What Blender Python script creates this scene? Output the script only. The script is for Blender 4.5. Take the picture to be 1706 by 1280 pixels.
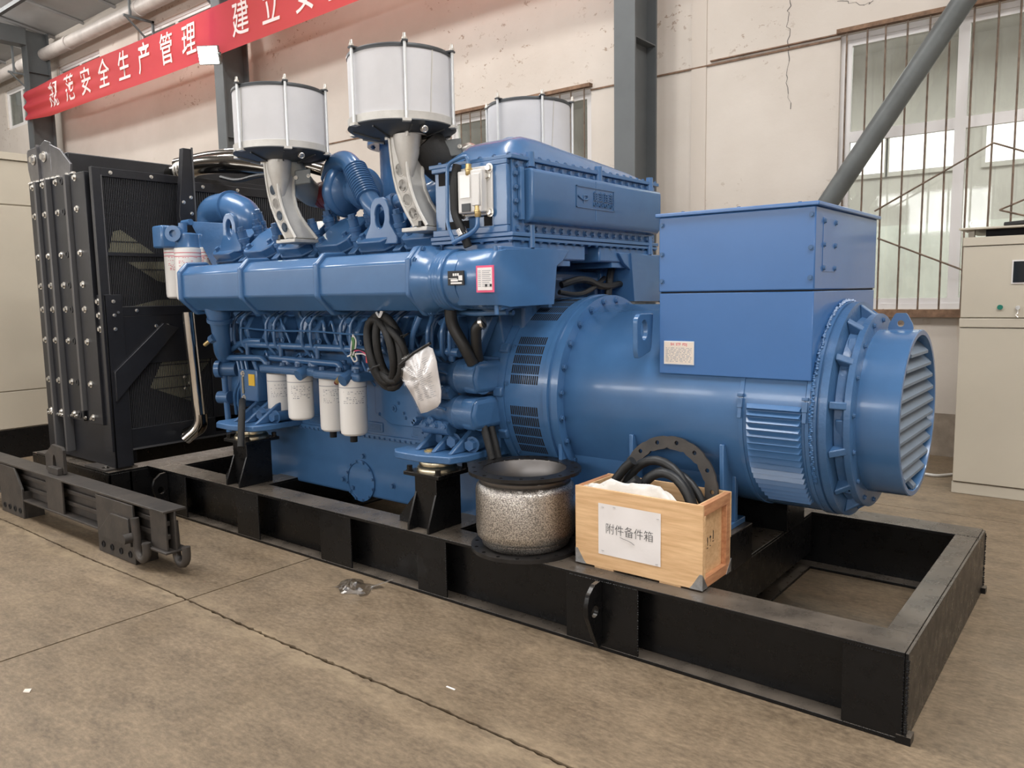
import bpy, bmesh, math, random
from mathutils import Vector, Matrix
random.seed(7)
for o in list(bpy.data.objects): bpy.data.objects.remove(o, do_unlink=True)
sc = bpy.context.scene
COL = sc.collection
# ------------------------------------------------------------------ camera
CAM = (0.5406, -2.8296, 1.577); YAW, PIT, ROL, FPX = -.6725, .1149, .0173, 1304.68
_f = Vector((math.sin(YAW)*math.cos(PIT), math.cos(YAW)*math.cos(PIT), -math.sin(PIT)))
_r = Vector((math.cos(YAW), -math.sin(YAW), 0)); _d = _f.cross(_r)
_r2 = math.cos(ROL)*_r + math.sin(ROL)*_d; _d2 = -math.sin(ROL)*_r + math.cos(ROL)*_d
cd = bpy.data.cameras.new('camera'); cd.sensor_width = 36; cd.lens = FPX/1706*36; cd.clip_end = 200; cd.clip_start = .05
camo = bpy.data.objects.new('camera', cd); COL.objects.link(camo)
M = Matrix((_r2, -_d2, -_f)).transposed().to_4x4(); M.translation = CAM
camo.matrix_world = M; sc.camera = camo
def at(px, py, x=None, y=None, z=None):
    'point where the line of sight through a photo pixel meets a known plane of the hall'
    v = _r2*((px-853)/FPX) + _d2*((py-640)/FPX) + _f; c = Vector(CAM)
    t = (x-c.x)/v.x if x is not None else (y-c.y)/v.y if y is not None else (z-c.z)/v.z
    return c + t*v
# ------------------------------------------------------------------ world, exposure, daylight and hall lamps
w = bpy.data.worlds.new('world'); sc.world = w; w.use_nodes = True
w.node_tree.nodes['Background'].inputs[0].default_value = (.80, .88, 1, 1)
w.node_tree.nodes['Background'].inputs[1].default_value = .12
vs = sc.view_settings; vs.view_transform = 'Standard'; vs.look = 'None'; vs.gamma = 1; vs.use_curve_mapping = False
vs.exposure = -0.16
def area(name, loc, rot, sx, sy, power, color=(1, 1, 1)):
    l = bpy.data.lights.new(name, 'AREA'); l.shape = 'RECTANGLE'; l.size = sx; l.size_y = sy; l.energy = power; l.color = color
    o = bpy.data.objects.new(name, l); COL.objects.link(o); o.location = loc; o.rotation_euler = rot; return o
R = math.radians
WINDOW_X = [-21, -15.5, -10, -4.5, 1, 6]
for wx in WINDOW_X:            # daylight through the high windows of the wall opposite the engine
    area('window_daylight', (wx, -8.9, 3.45), (R(90), 0, 0), 4.2, 1.0, 120, (1, 1, 1))
for sx_ in (-16, -6, 3):       # area lights added under the solid roof for overhead light
    area('overhead_fill', (sx_, -1.8, 8.35), (0, 0, 0), 6.0, 2.2, 700, (1, .985, .97))
for lx in (-19, -11.5, -4, 3.5):  # high bay lamps
    l = bpy.data.lights.new('high_bay_light', 'POINT'); l.energy = 420; l.shadow_soft_size = .16; l.color = (1, .965, .92)
    o = bpy.data.objects.new('high_bay_light', l); COL.objects.link(o); o.location = (lx, 2.5, 7.7)
area('neighbour_hall_light', (-2, 8.2, 5.0), (0, 0, 0), 8, 2.5, 800, (1, .98, .95))

# ------------------------------------------------------------------ materials
MATS = {}
def mat(name, col, rough=.5, metal=0, var=0, scale=6, bump=0, bscale=60, coat=0, col2=None, spec=.5, stretch=None, detail=4, rvar=0):
    m = bpy.data.materials.new(name); m.use_nodes = True; nt = m.node_tree; b = nt.nodes['Principled BSDF']
    b.inputs['Base Color'].default_value = (*col, 1); b.inputs['Roughness'].default_value = rough; b.inputs['Metallic'].default_value = metal
    b.inputs['Coat Weight'].default_value = coat; b.inputs['Coat Roughness'].default_value = .08; b.inputs['Specular IOR Level'].default_value = spec
    if var or bump or rvar:
        tc = nt.nodes.new('ShaderNodeTexCoord'); mp = nt.nodes.new('ShaderNodeMapping')
        nt.links.new(tc.outputs['Object'], mp.inputs[0])
        if stretch: mp.inputs['Scale'].default_value = stretch
    if var or rvar:
        n = nt.nodes.new('ShaderNodeTexNoise'); n.inputs['Scale'].default_value = scale; n.inputs['Detail'].default_value = detail; n.inputs['Roughness'].default_value = .62
        nt.links.new(mp.outputs[0], n.inputs[0])
        r = nt.nodes.new('ShaderNodeValToRGB'); r.color_ramp.elements[0].position = .35; r.color_ramp.elements[1].position = .68
        c2 = col2 or tuple(min(1, c*(1+var)) for c in col); c1 = col if col2 else tuple(c*(1-var) for c in col)
        r.color_ramp.elements[0].color = (*c1, 1); r.color_ramp.elements[1].color = (*c2, 1)
        nt.links.new(n.outputs[0], r.inputs[0])
        if var: nt.links.new(r.outputs[0], b.inputs['Base Color'])
        if rvar:
            mr = nt.nodes.new('ShaderNodeMapRange'); mr.inputs[3].default_value = rough-rvar; mr.inputs[4].default_value = rough+rvar
            mr.inputs[1].default_value = .3; mr.inputs[2].default_value = .7
            nt.links.new(n.outputs[0], mr.inputs[0]); nt.links.new(mr.outputs[0], b.inputs['Roughness'])
    if bump:
        n2 = nt.nodes.new('ShaderNodeTexNoise'); n2.inputs['Scale'].default_value = bscale; n2.inputs['Detail'].default_value = 3
        nt.links.new(mp.outputs[0], n2.inputs[0])
        bp = nt.nodes.new('ShaderNodeBump'); bp.inputs['Strength'].default_value = bump; bp.inputs['Distance'].default_value = .01
        nt.links.new(n2.outputs[0], bp.inputs['Height']); nt.links.new(bp.outputs[0], b.inputs['Normal'])
    MATS[name] = m; return m
def emit(name, col, s):
    m = bpy.data.materials.new(name); m.use_nodes = True; b = m.node_tree.nodes['Principled BSDF']
    b.inputs['Base Color'].default_value = (*col, 1); b.inputs['Emission Color'].default_value = (*col, 1); b.inputs['Emission Strength'].default_value = s
    MATS[name] = m; return m
mat('blue', (.056, .146, .312), .26, var=.05, scale=5, bump=.03, bscale=40, coat=.25)
mat('blue_cast', (.048, .126, .270), .38, var=.10, scale=9, bump=.16, bscale=70, coat=.15)
mat('blue_box', (.043, .145, .375), .33, var=.04, scale=3, bump=.02, bscale=25, coat=.35)
mat('blue_slat', (.125, .175, .24), .45, var=.06, scale=6)
mat('black_paint', (.010, .010, .011), .30, spec=.32, var=.25, scale=14, bump=.06, bscale=60, rvar=.08)
mat('black_steel', (.030, .027, .025), .50, var=.35, scale=9, bump=.10, bscale=50, col2=(.058, .049, .042))
mat('radiator_black', (.011, .012, .016), .42, bump=.04, bscale=40, var=.2)
mat('radiator_edge', (.10, .10, .105), .36, metal=.3)
mat('fin', (.040, .042, .048), .45)
mat('dark_steel', (.20, .20, .21), .34, metal=.85, var=.15, scale=8)
mat('ecu', (.66, .65, .63), .42, metal=.25, bump=.05, bscale=120)
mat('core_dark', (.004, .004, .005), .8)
mat('fan_blade', (.42, .40, .26), .6, var=.1)
mat('chrome', (.78, .77, .74), .14, metal=1)
mat('dark_chrome', (.20, .185, .165), .16, metal=1)
mat('zinc', (.72, .70, .66), .32, metal=1)
mat('liner', (.20, .19, .185), .42, metal=.9)
mat('gold_zinc', (.62, .56, .42), .30, metal=1, var=.1, scale=20)
mat('aluminium', (.60, .59, .56), .50, metal=.45, var=.06, scale=14, bump=.08, bscale=160)
mat('mesh_grey', (.62, .62, .64), .62, metal=.15, var=.04, scale=4)
mat('tray_dark', (.055, .06, .065), .42, metal=.3)
mat('rubber', (.014, .014, .014), .62, bump=.1, bscale=90)
mat('braid_hose', (.010, .010, .010), .6, bump=.35, bscale=220)
mat('hose_black', (.018, .019, .020), .45)
mat('red_hose', (.13, .018, .022), .4)
mat('white_can', (.82, .81, .79), .32, coat=.2)
mat('print_grey', (.36, .37, .40), .6)
mat('print_red', (.62, .10, .14), .6)
mat('print_black', (.02, .02, .022), .6)
mat('paper', (.80, .77, .76), .6, bump=.15, bscale=18)
mat('plate_cream', (.74, .66, .58), .4, metal=.1)
mat('frame_silver', (.75, .78, .80), .35, metal=.6)
mat('pink_red', (.78, .10, .22), .5)
mat('yellow', (.80, .50, .04), .5)
mat('brass', (.55, .42, .20), .35, metal=.8)
mat('red_plastic', (.75, .08, .09), .4)
mat('green_tape', (.10, .26, .09), .6)
mat('cabinet', (.49, .445, .362), .45, var=.03, scale=2, bump=.02)
mat('cabinet_line', (.10, .09, .08), .6)
mat('wood_ply', (.62, .38, .19), .55, var=.09, scale=5, stretch=(1, 8, 12), detail=7, bump=.04, bscale=60, col2=(.80, .54, .30))
mat('wood_batten', (.42, .18, .085), .6, var=.2, scale=6, stretch=(8, 1.5, 8), detail=6, bump=.08, col2=(.62, .32, .16))
mat('galv', (.46, .48, .50), .36, metal=.9, var=.15, scale=60)
mat('plastic_bag', (.72, .70, .66), .35, bump=.5, bscale=14)
mat('wall_high', (.58, .52, .46), .85)
mat('dado', (.30, .25, .20), .9, var=.2, scale=7)
mat('column', (.105, .115, .12), .55, var=.08, scale=2)
mat('roof', (.36, .36, .36), .7, var=.06, scale=1.2)
mat('pipe_grey', (.105, .115, .115), .42, var=.12, scale=5)
mat('pipe_light', (.33, .34, .32), .45, metal=.3)
mat('duct_pipe', (.50, .46, .43), .5, var=.12, scale=4)
mat('rust_bar', (.15, .105, .075), .7, var=.35, scale=18)
mat('sill_rust', (.20, .12, .075), .85, var=.35, scale=12)
mat('frame_white', (.70, .68, .67), .45)
mat('banner_text', (.86, .74, .72), .7)
mat('hall_wall', (.45, .43, .40), .9)
mat('hall_green', (.66, .68, .63), .85)
mat('display', (.008, .012, .016), .08)
mat('green_button', (.01, .17, .12), .3)
mat('lamp_body', (.20, .21, .20), .5)
mat('white_cable', (.62, .60, .57), .5)
emit('lamp_glow', (1, .99, .95), 14)
emit('sky_pane', (1, 1, 1), 2.6)
emit('warm_glow', (1, .86, .5), 3.5)
def special():
    # wall: cream paint with stains, peeled flakes and thin vertical streaks
    m = mat('wall', (.66, .565, .475), .85); nt = m.node_tree; b = nt.nodes['Principled BSDF']; L = nt.links.new
    tc = nt.nodes.new('ShaderNodeTexCoord')
    def noise(scale, stretch=(1, 1, 1), detail=5, rough=.6):
        mp = nt.nodes.new('ShaderNodeMapping'); mp.inputs['Scale'].default_value = stretch; L(tc.outputs['Object'], mp.inputs[0])
        n = nt.nodes.new('ShaderNodeTexNoise'); n.inputs['Scale'].default_value = scale; n.inputs['Detail'].default_value = detail; n.inputs['Roughness'].default_value = rough
        L(mp.outputs[0], n.inputs[0]); return n.outputs[0]
    def ramp(src, p0, p1, c0, c1):
        r = nt.nodes.new('ShaderNodeValToRGB'); r.color_ramp.elements[0].position = p0; r.color_ramp.elements[1].position = p1
        r.color_ramp.elements[0].color = (*c0, 1); r.color_ramp.elements[1].color = (*c1, 1); L(src, r.inputs[0]); return r.outputs[0]
    def mix(fac, a, c):
        x = nt.nodes.new('ShaderNodeMix'); x.data_type = 'RGBA'; L(fac, x.inputs[0]); L(a, x.inputs[6])
        if isinstance(c, tuple): x.inputs[7].default_value = (*c, 1)
        else: L(c, x.inputs[7])
        return x.outputs[2]
    base = ramp(noise(.7, (1, 1, 1.2)), .3, .7, (.56, .505, .448), (.645, .592, .535))
    flakes = ramp(noise(9, (1, 1, 1.3), 6, .7), .60, .62, (0, 0, 0), (1, 1, 1))
    zone = ramp(noise(.5, (1, 1, 1), 2), .50, .60, (0, 0, 0), (1, 1, 1))
    mm = nt.nodes.new('ShaderNodeMath'); mm.operation = 'MULTIPLY'; L(flakes, mm.inputs[0]); L(zone, mm.inputs[1])
    c = mix(mm.outputs[0], base, (.34, .26, .20))
    # rust runs low on the wall beneath the window sill
    sep = nt.nodes.new('ShaderNodeSeparateXYZ'); L(tc.outputs['Object'], sep.inputs[0])
    low = nt.nodes.new('ShaderNodeMapRange'); low.inputs[1].default_value = .35; low.inputs[2].default_value = 1.37; low.inputs[3].default_value = .15; low.inputs[4].default_value = 1; L(sep.outputs[2], low.inputs[0])
    cut = nt.nodes.new('ShaderNodeMath'); cut.operation = 'LESS_THAN'; cut.inputs[1].default_value = 1.37; L(sep.outputs[2], cut.inputs[0])
    runs = ramp(noise(5, (1, 1, .08), 3), .46, .62, (0, 0, 0), (1, 1, 1))
    m2 = nt.nodes.new('ShaderNodeMath'); m2.operation = 'MULTIPLY'; L(runs, m2.inputs[0]); L(low.outputs[0], m2.inputs[1])
    m3 = nt.nodes.new('ShaderNodeMath'); m3.operation = 'MULTIPLY'; L(m2.outputs[0], m3.inputs[0]); L(cut.outputs[0], m3.inputs[1])
    m4 = nt.nodes.new('ShaderNodeMath'); m4.operation = 'MULTIPLY'; m4.inputs[1].default_value = .95; L(m3.outputs[0], m4.inputs[0])
    c = mix(m4.outputs[0], c, (.50, .31, .16)); L(c, b.inputs['Base Color'])
    bp = nt.nodes.new('ShaderNodeBump'); bp.inputs['Strength'].default_value = .12; bp.inputs['Distance'].default_value = .02; L(noise(14), bp.inputs['Height']); L(bp.outputs[0], b.inputs['Normal'])
    # concrete floor
    m = mat('concrete', (.30, .23, .165), .62); nt = m.node_tree; b = nt.nodes['Principled BSDF']; L = nt.links.new
    tc = nt.nodes.new('ShaderNodeTexCoord')
    base = ramp(noise(.9, (1, 1, 1), 4), .32, .70, (.155, .110, .069), (.230, .170, .110))
    mid = ramp(noise(6, (.55, 1.2, 1), 8, .72), .36, .66, (.070, .049, .030), (.300, .223, .143))
    fine = ramp(noise(38, (.7, 1.4, 1), 6, .75), .40, .68, (.070, .050, .032), (.350, .270, .176))
    def mixf(f, a, c):
        x = nt.nodes.new('ShaderNodeMix'); x.data_type = 'RGBA'; x.inputs[0].default_value = f; L(a, x.inputs[6]); L(c, x.inputs[7]); return x.outputs[2]
    c = mixf(.36, mixf(.55, base, mid), fine)
    scr = ramp(noise(5, (1.2, 9, 1), 9, .8), .63, .70, (0, 0, 0), (1, 1, 1))
    zone = ramp(noise(1.1, (1, 1, 1), 3), .48, .62, (0, 0, 0), (.55, .55, .55))
    mm = nt.nodes.new('ShaderNodeMath'); mm.operation = 'MULTIPLY'; L(scr, mm.inputs[0]); L(zone, mm.inputs[1])
    c = mix(mm.outputs[0], c, (.42, .345, .25))
    oil = ramp(noise(1.7, (1, 1, 1), 5, .6), .64, .74, (0, 0, 0), (.6, .6, .6)); c = mix(oil, c, (.085, .067, .050))
    # pale worn concrete along the broken joint
    sp2 = nt.nodes.new('ShaderNodeSeparateXYZ'); L(tc.outputs['Object'], sp2.inputs[0])
    d1_ = nt.nodes.new('ShaderNodeMath'); d1_.operation = 'ADD'; d1_.inputs[1].default_value = .83; L(sp2.outputs[1], d1_.inputs[0])
    d2_ = nt.nodes.new('ShaderNodeMath'); d2_.operation = 'ABSOLUTE'; L(d1_.outputs[0], d2_.inputs[0])
    d3_ = nt.nodes.new('ShaderNodeMapRange'); d3_.inputs[1].default_value = .01; d3_.inputs[2].default_value = .14; d3_.inputs[3].default_value = .6; d3_.inputs[4].default_value = 0; L(d2_.outputs[0], d3_.inputs[0])
    wz = ramp(noise(7, (.6, 1.3, 1), 6), .42, .60, (0, 0, 0), (1, 1, 1)); d4_ = nt.nodes.new('ShaderNodeMath'); d4_.operation = 'MULTIPLY'; L(d3_.outputs[0], d4_.inputs[0]); L(wz, d4_.inputs[1])
    c = mix(d4_.outputs[0], c, (.34, .262, .168))
    L(c, b.inputs['Base Color'])
    mr = ramp(noise(2.2), .3, .7, (.42, .42, .42), (.7, .7, .7)); L(mr, b.inputs['Roughness'])
    bp = nt.nodes.new('ShaderNodeBump'); bp.inputs['Strength'].default_value = .28; bp.inputs['Distance'].default_value = .006; L(noise(22, (1, 1.6, 1), 8, .7), bp.inputs['Height']); L(bp.outputs[0], b.inputs['Normal'])
    # woven steel braid of the bellows
    m = mat('flange_black', (.022, .021, .021), .34, metal=.35, var=.25, scale=12)
    m = mat('braid', (.44, .42, .39), .30, metal=.95); nt = m.node_tree; b = nt.nodes['Principled BSDF']; L = nt.links.new
    tc = nt.nodes.new('ShaderNodeTexCoord'); v = nt.nodes.new('ShaderNodeTexVoronoi'); v.inputs['Scale'].default_value = 240; L(tc.outputs['Object'], v.inputs[0])
    bp = nt.nodes.new('ShaderNodeBump'); bp.inputs['Strength'].default_value = .38; bp.inputs['Distance'].default_value = .003; L(v.outputs['Distance'], bp.inputs['Height']); L(bp.outputs[0], b.inputs['Normal'])
    n = noise(170, (1, 1, 1), 2); c = ramp(n, .40, .60, (.26, .245, .23), (.76, .72, .67)); L(c, b.inputs['Base Color'])
    # red cloth banner lets some light through
    m = mat('banner', (.74, .050, .110), .75); nt = m.node_tree; b = nt.nodes['Principled BSDF']
    tr = nt.nodes.new('ShaderNodeBsdfTranslucent'); tr.inputs[0].default_value = (.92, .30, .14, 1); mx = nt.nodes.new('ShaderNodeMixShader'); mx.inputs[0].default_value = .5
    out = nt.nodes['Material Output']; nt.links.new(b.outputs[0], mx.inputs[1]); nt.links.new(tr.outputs[0], mx.inputs[2]); nt.links.new(mx.outputs[0], out.inputs[0])
    # dusty window glass
    m = bpy.data.materials.new('glass'); m.use_nodes = True; nt = m.node_tree; nt.nodes.remove(nt.nodes['Principled BSDF']); out = nt.nodes['Material Output']; L = nt.links.new
    t = nt.nodes.new('ShaderNodeBsdfTransparent'); t.inputs[0].default_value = (.80, .83, .81, 1); g = nt.nodes.new('ShaderNodeBsdfGlossy'); g.inputs['Roughness'].default_value = .04
    d = nt.nodes.new('ShaderNodeBsdfDiffuse'); d.inputs[0].default_value = (.50, .50, .46, 1)
    tc = nt.nodes.new('ShaderNodeTexCoord'); dm = ramp(noise(3, (1, 1, .35), 6), .35, .75, (.10, .10, .10), (.34, .34, .34))
    m1 = nt.nodes.new('ShaderNodeMixShader'); m1.inputs[0].default_value = .05; L(t.outputs[0], m1.inputs[1]); L(g.outputs[0], m1.inputs[2])
    m2 = nt.nodes.new('ShaderNodeMixShader'); L(dm, m2.inputs[0]); L(m1.outputs[0], m2.inputs[1]); L(d.outputs[0], m2.inputs[2]); L(m2.outputs[0], out.inputs[0]); MATS['glass'] = m
    # clear film
    m = bpy.data.materials.new('clear_film'); m.use_nodes = True; nt = m.node_tree; nt.nodes.remove(nt.nodes['Principled BSDF']); out = nt.nodes['Material Output']
    t = nt.nodes.new('ShaderNodeBsdfTransparent'); g = nt.nodes.new('ShaderNodeBsdfGlossy'); g.inputs['Roughness'].default_value = .2
    m1 = nt.nodes.new('ShaderNodeMixShader'); m1.inputs[0].default_value = .14; nt.links.new(t.outputs[0], m1.inputs[1]); nt.links.new(g.outputs[0], m1.inputs[2]); nt.links.new(m1.outputs[0], out.inputs[0]); MATS['clear_film'] = m
special()
MATS['film_scrap'] = MATS['clear_film'].copy(); MATS['film_scrap'].node_tree.nodes['Mix Shader'].inputs[0].default_value = .45
def dusty_sheen(name, base, dust_sheen, amount, rough):
    m = MATS[name]; nt = m.node_tree; b = nt.nodes['Principled BSDF']; L = nt.links.new
    g = nt.nodes.new('ShaderNodeNewGeometry'); sp_ = nt.nodes.new('ShaderNodeSeparateXYZ'); L(g.outputs['True Normal'], sp_.inputs[0])
    up = nt.nodes.new('ShaderNodeMapRange'); up.inputs[1].default_value = .7; up.inputs[2].default_value = .98; L(sp_.outputs[2], up.inputs[0])
    tc = nt.nodes.new('ShaderNodeTexCoord'); n = nt.nodes.new('ShaderNodeTexNoise'); n.inputs['Scale'].default_value = 7; n.inputs['Detail'].default_value = 7; L(tc.outputs['Object'], n.inputs[0])
    mr = nt.nodes.new('ShaderNodeMapRange'); mr.inputs[1].default_value = .3; mr.inputs[2].default_value = .7; mr.inputs[3].default_value = amount*.45; mr.inputs[4].default_value = amount; L(n.outputs[0], mr.inputs[0])
    mu = nt.nodes.new('ShaderNodeMath'); mu.operation = 'MULTIPLY'; L(up.outputs[0], mu.inputs[0]); L(mr.outputs[0], mu.inputs[1])
    x = nt.nodes.new('ShaderNodeMix'); x.data_type = 'RGBA'; x.inputs[6].default_value = (*base, 1); x.inputs[7].default_value = (*dust_sheen, 1); L(mu.outputs[0], x.inputs[0]); L(x.outputs[2], b.inputs['Base Color'])
dusty_sheen('black_paint', (.0055, .0055, .006), (.15, .125, .10), .8, .4)  # up-facing faces paler: dust plus reflected sheen painted into the colour

# ------------------------------------------------------------------ mesh building helpers
def basis(n):
    n = Vector(n).normalized(); a = Vector((0, 0, 1)) if abs(n.z) < .9 else Vector((1, 0, 0))
    u = a.cross(n).normalized(); return u, n.cross(u), n
def fillet(pts, rad, seg=5):
    pts = [Vector(p) for p in pts]; out = [pts[0]]
    for i in range(1, len(pts)-1):
        a, b, c = pts[i-1], pts[i], pts[i+1]; d1 = (a-b); d2 = (c-b)
        r = min(rad, d1.length*.48, d2.length*.48); p0 = b+d1.normalized()*r; p2 = b+d2.normalized()*r
        for k in range(seg+1):
            t = k/seg; out.append(p0*(1-t)**2 + b*2*t*(1-t) + p2*t*t)
    out.append(pts[-1]); return out
class MB:
    def __init__(s): s.v = []; s.f = []
    def add(s, vs_, fs):
        k = len(s.v); s.v += [Vector(v) for v in vs_]; s.f += [tuple(i+k for i in f) for f in fs]; return s
    def box(s, x0, x1, y0, y1, z0, z1):
        return s.add([(x0, y0, z0), (x1, y0, z0), (x1, y1, z0), (x0, y1, z0), (x0, y0, z1), (x1, y0, z1), (x1, y1, z1), (x0, y1, z1)],
                     [(3, 2, 1, 0), (4, 5, 6, 7), (0, 1, 5, 4), (1, 2, 6, 5), (2, 3, 7, 6), (3, 0, 4, 7)])
    def obox(s, o, u, v, n, a0, a1, b0, b1, c0, c1):
        o, u, v, n = Vector(o), Vector(u), Vector(v), Vector(n)
        P = [o+u*a+v*b+n*c for c in (c0, c1) for a, b in ((a0, b0), (a1, b0), (a1, b1), (a0, b1))]
        return s.add(P, [(3, 2, 1, 0), (4, 5, 6, 7), (0, 1, 5, 4), (1, 2, 6, 5), (2, 3, 7, 6), (3, 0, 4, 7)])
    def prism(s, poly, ext):
        ext = Vector(ext); P = [Vector(p) for p in poly]; n = len(P)
        nor = sum(((P[i]-P[0]).cross(P[(i+1) % n]-P[0]) for i in range(1, n)), Vector())
        if nor.dot(ext) > 0: P = P[::-1]
        return s.add(P+[p+ext for p in P], [tuple(range(n)), tuple(range(2*n-1, n-1, -1))] + [(j, i, i+n, j+n) for i in range(n) for j in [(i+1) % n]])
    def cyl(s, p0, p1, r0, r1=None, n=20, cap=True):
        p0, p1 = Vector(p0), Vector(p1); r1 = r0 if r1 is None else r1; u, v, w_ = basis(p1-p0)
        V = [p+(u*math.cos(2*math.pi*i/n)+v*math.sin(2*math.pi*i/n))*r for p, r in ((p0, r0), (p1, r1)) for i in range(n)]
        F = [(i, (i+1) % n, (i+1) % n+n, i+n) for i in range(n)]
        if cap: F += [tuple(range(n-1, -1, -1)), tuple(range(n, 2*n))]
        return s.add(V, F)
    def lathe(s, prof, o, axis, n=40, closed=False, a0=0, a1=2*math.pi, cap=True):
        o = Vector(o); u, v, w_ = basis(axis); full = abs(a1-a0-2*math.pi) < 1e-6; m = n if full else n+1; V = []
        for r, h in prof:
            for i in range(m):
                a = a0+(a1-a0)*i/n; V.append(o+(u*math.cos(a)+v*math.sin(a))*r+w_*h)
        F = []; k = len(prof)
        for j in range(k if closed else k-1):
            j2 = (j+1) % k
            for i in range(n):
                i2 = (i+1) % m; F.append((j*m+i, j*m+i2, j2*m+i2, j2*m+i))
        if not closed and full and cap:
            if prof[0][0] > 1e-5: F.append(tuple(range(m-1, -1, -1)))
            if prof[-1][0] > 1e-5: F.append(tuple((k-1)*m+i for i in range(m)))
        return s.add(V, F)
    def tube(s, pts, r, n=9, closed=False, rad=None, seg=5):
        pts = fillet(pts, rad, seg) if rad else [Vector(p) for p in pts]; k = len(pts); V = []
        rs = r if isinstance(r, (list, tuple)) else [r]*k; T = []
        for i in range(k):
            a = pts[(i-1) % k] if closed or i else pts[0]; b = pts[(i+1) % k] if closed or i < k-1 else pts[-1]
            T.append((b-a).normalized())
        u = basis(T[0])[0]
        for i in range(k):
            u = (u-T[i]*u.dot(T[i])).normalized(); v = T[i].cross(u)
            V += [pts[i]+(u*math.cos(2*math.pi*j/n)+v*math.sin(2*math.pi*j/n))*rs[i] for j in range(n)]
        F = [(i*n+j, i*n+(j+1) % n, ((i+1) % k)*n+(j+1) % n, ((i+1) % k)*n+j) for i in range(k if closed else k-1) for j in range(n)]
        if not closed: F += [tuple(range(n-1, -1, -1)), tuple((k-1)*n+j for j in range(n))]
        return s.add(V, F)
    def loft(s, secs, cap=True):
        n = len(secs[0]); V = [p for q in secs for p in q]; k = len(secs)
        F = [(i*n+j, i*n+(j+1) % n, (i+1)*n+(j+1) % n, (i+1)*n+j) for i in range(k-1) for j in range(n)]
        if cap: F += [tuple(range(n-1, -1, -1)), tuple((k-1)*n+j for j in range(n))]
        return s.add(V, F)
    def holed(s, outer, hole, ext):
        'plate with one hole; outer and hole are loops of the same length'
        ext = Vector(ext); n = len(outer); O = [Vector(p) for p in outer]; H = [Vector(p) for p in hole]
        V = O+H+[p+ext for p in O]+[p+ext for p in H]; F = []
        for i in range(n):
            j = (i+1) % n
            F += [(i, j, n+j, n+i), (2*n+i, 3*n+i, 3*n+j, 2*n+j), (i, 2*n+i, 2*n+j, j), (n+i, n+j, 3*n+j, 3*n+i)]
        return s.add(V, F)
    def grid(s, fn, nu, nv, thick=None):
        V = [fn(i/nu, j/nv) for j in range(nv+1) for i in range(nu+1)]
        return s.add(V, [(j*(nu+1)+i, j*(nu+1)+i+1, (j+1)*(nu+1)+i+1, (j+1)*(nu+1)+i) for j in range(nv) for i in range(nu)])
    def build(s, name, m, parent=None, bevel=0, seg=2, kind=None, solid=0, sharp=38, base=None, sub=0):
        b = Vector(base) if base is not None else (BASE[parent.name] if parent else Vector((0, 0, 0)))
        me = bpy.data.meshes.new(name); me.from_pydata([v-b for v in s.v], [], s.f)
        bm = bmesh.new(); bm.from_mesh(me); bmesh.ops.recalc_face_normals(bm, faces=bm.faces); bm.to_mesh(me); bm.free()
        me.materials.append(MATS[m]); me.polygons.foreach_set('use_smooth', [True]*len(me.polygons)); me.set_sharp_from_angle(angle=R(sharp)); me.update()
        o = bpy.data.objects.new(name, me); COL.objects.link(o)
        if parent: o.parent = parent
        else: o.location = b
        BASE[o.name] = b
        if solid:
            k = o.modifiers.new('solid', 'SOLIDIFY'); k.thickness = solid; k.offset = 0
        if bevel:
            k = o.modifiers.new('bevel', 'BEVEL'); k.width = bevel; k.segments = seg; k.limit_method = 'ANGLE'; k.angle_limit = R(40)
        if kind: o['kind'] = kind
        return o
BASE = {}
def thing(name, label, cat, loc, group=None):
    o = bpy.data.objects.new(name, None); COL.objects.link(o); o.location = loc; o['label'] = label; o['category'] = cat; o.empty_display_size = .1
    if group: o['group'] = group
    BASE[o.name] = Vector(loc); return o
def tag(o, label, cat, group=None):
    o['label'] = label; o['category'] = cat
    if group: o['group'] = group
    return o
def struct(o): o['kind'] = 'structure'; return o
def inst(name, src, parent, pos, n=(0, 0, 1), spin=0, sc_=1):
    'a copy of a shared mesh, its local z turned to n'
    o = bpy.data.objects.new(name, src); COL.objects.link(o); o.parent = parent
    u, v, w_ = basis(n); m = Matrix((u, v, w_)).transposed()
    o.rotation_euler = (m @ Matrix.Rotation(spin, 3, 'Z')).to_euler(); o.location = Vector(pos)-BASE[parent.name]; o.scale = (sc_,)*3
    BASE[o.name] = BASE[parent.name]; return o
def shared(mb, m, name, sharp=38):
    me = bpy.data.meshes.new(name); me.from_pydata(mb.v, [], mb.f); bm = bmesh.new(); bm.from_mesh(me); bmesh.ops.recalc_face_normals(bm, faces=bm.faces); bm.to_mesh(me); bm.free()
    me.materials.append(MATS[m]); me.polygons.foreach_set('use_smooth', [True]*len(me.polygons)); me.set_sharp_from_angle(angle=R(sharp)); return me
def bolt_mesh(m, r=.011, h=.012, wr=.015, name='bolt'):
    b = MB().cyl((0, 0, 0), (0, 0, .003), wr, n=12).cyl((0, 0, .003), (0, 0, h), r, r*.93, n=6); return shared(b, m, name)
def round_loop(c, u, v, r, n, r2=None):
    c, u, v = Vector(c), Vector(u), Vector(v); return [c+u*r*math.cos(2*math.pi*i/n)+v*(r2 or r)*math.sin(2*math.pi*i/n) for i in range(n)]
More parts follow.
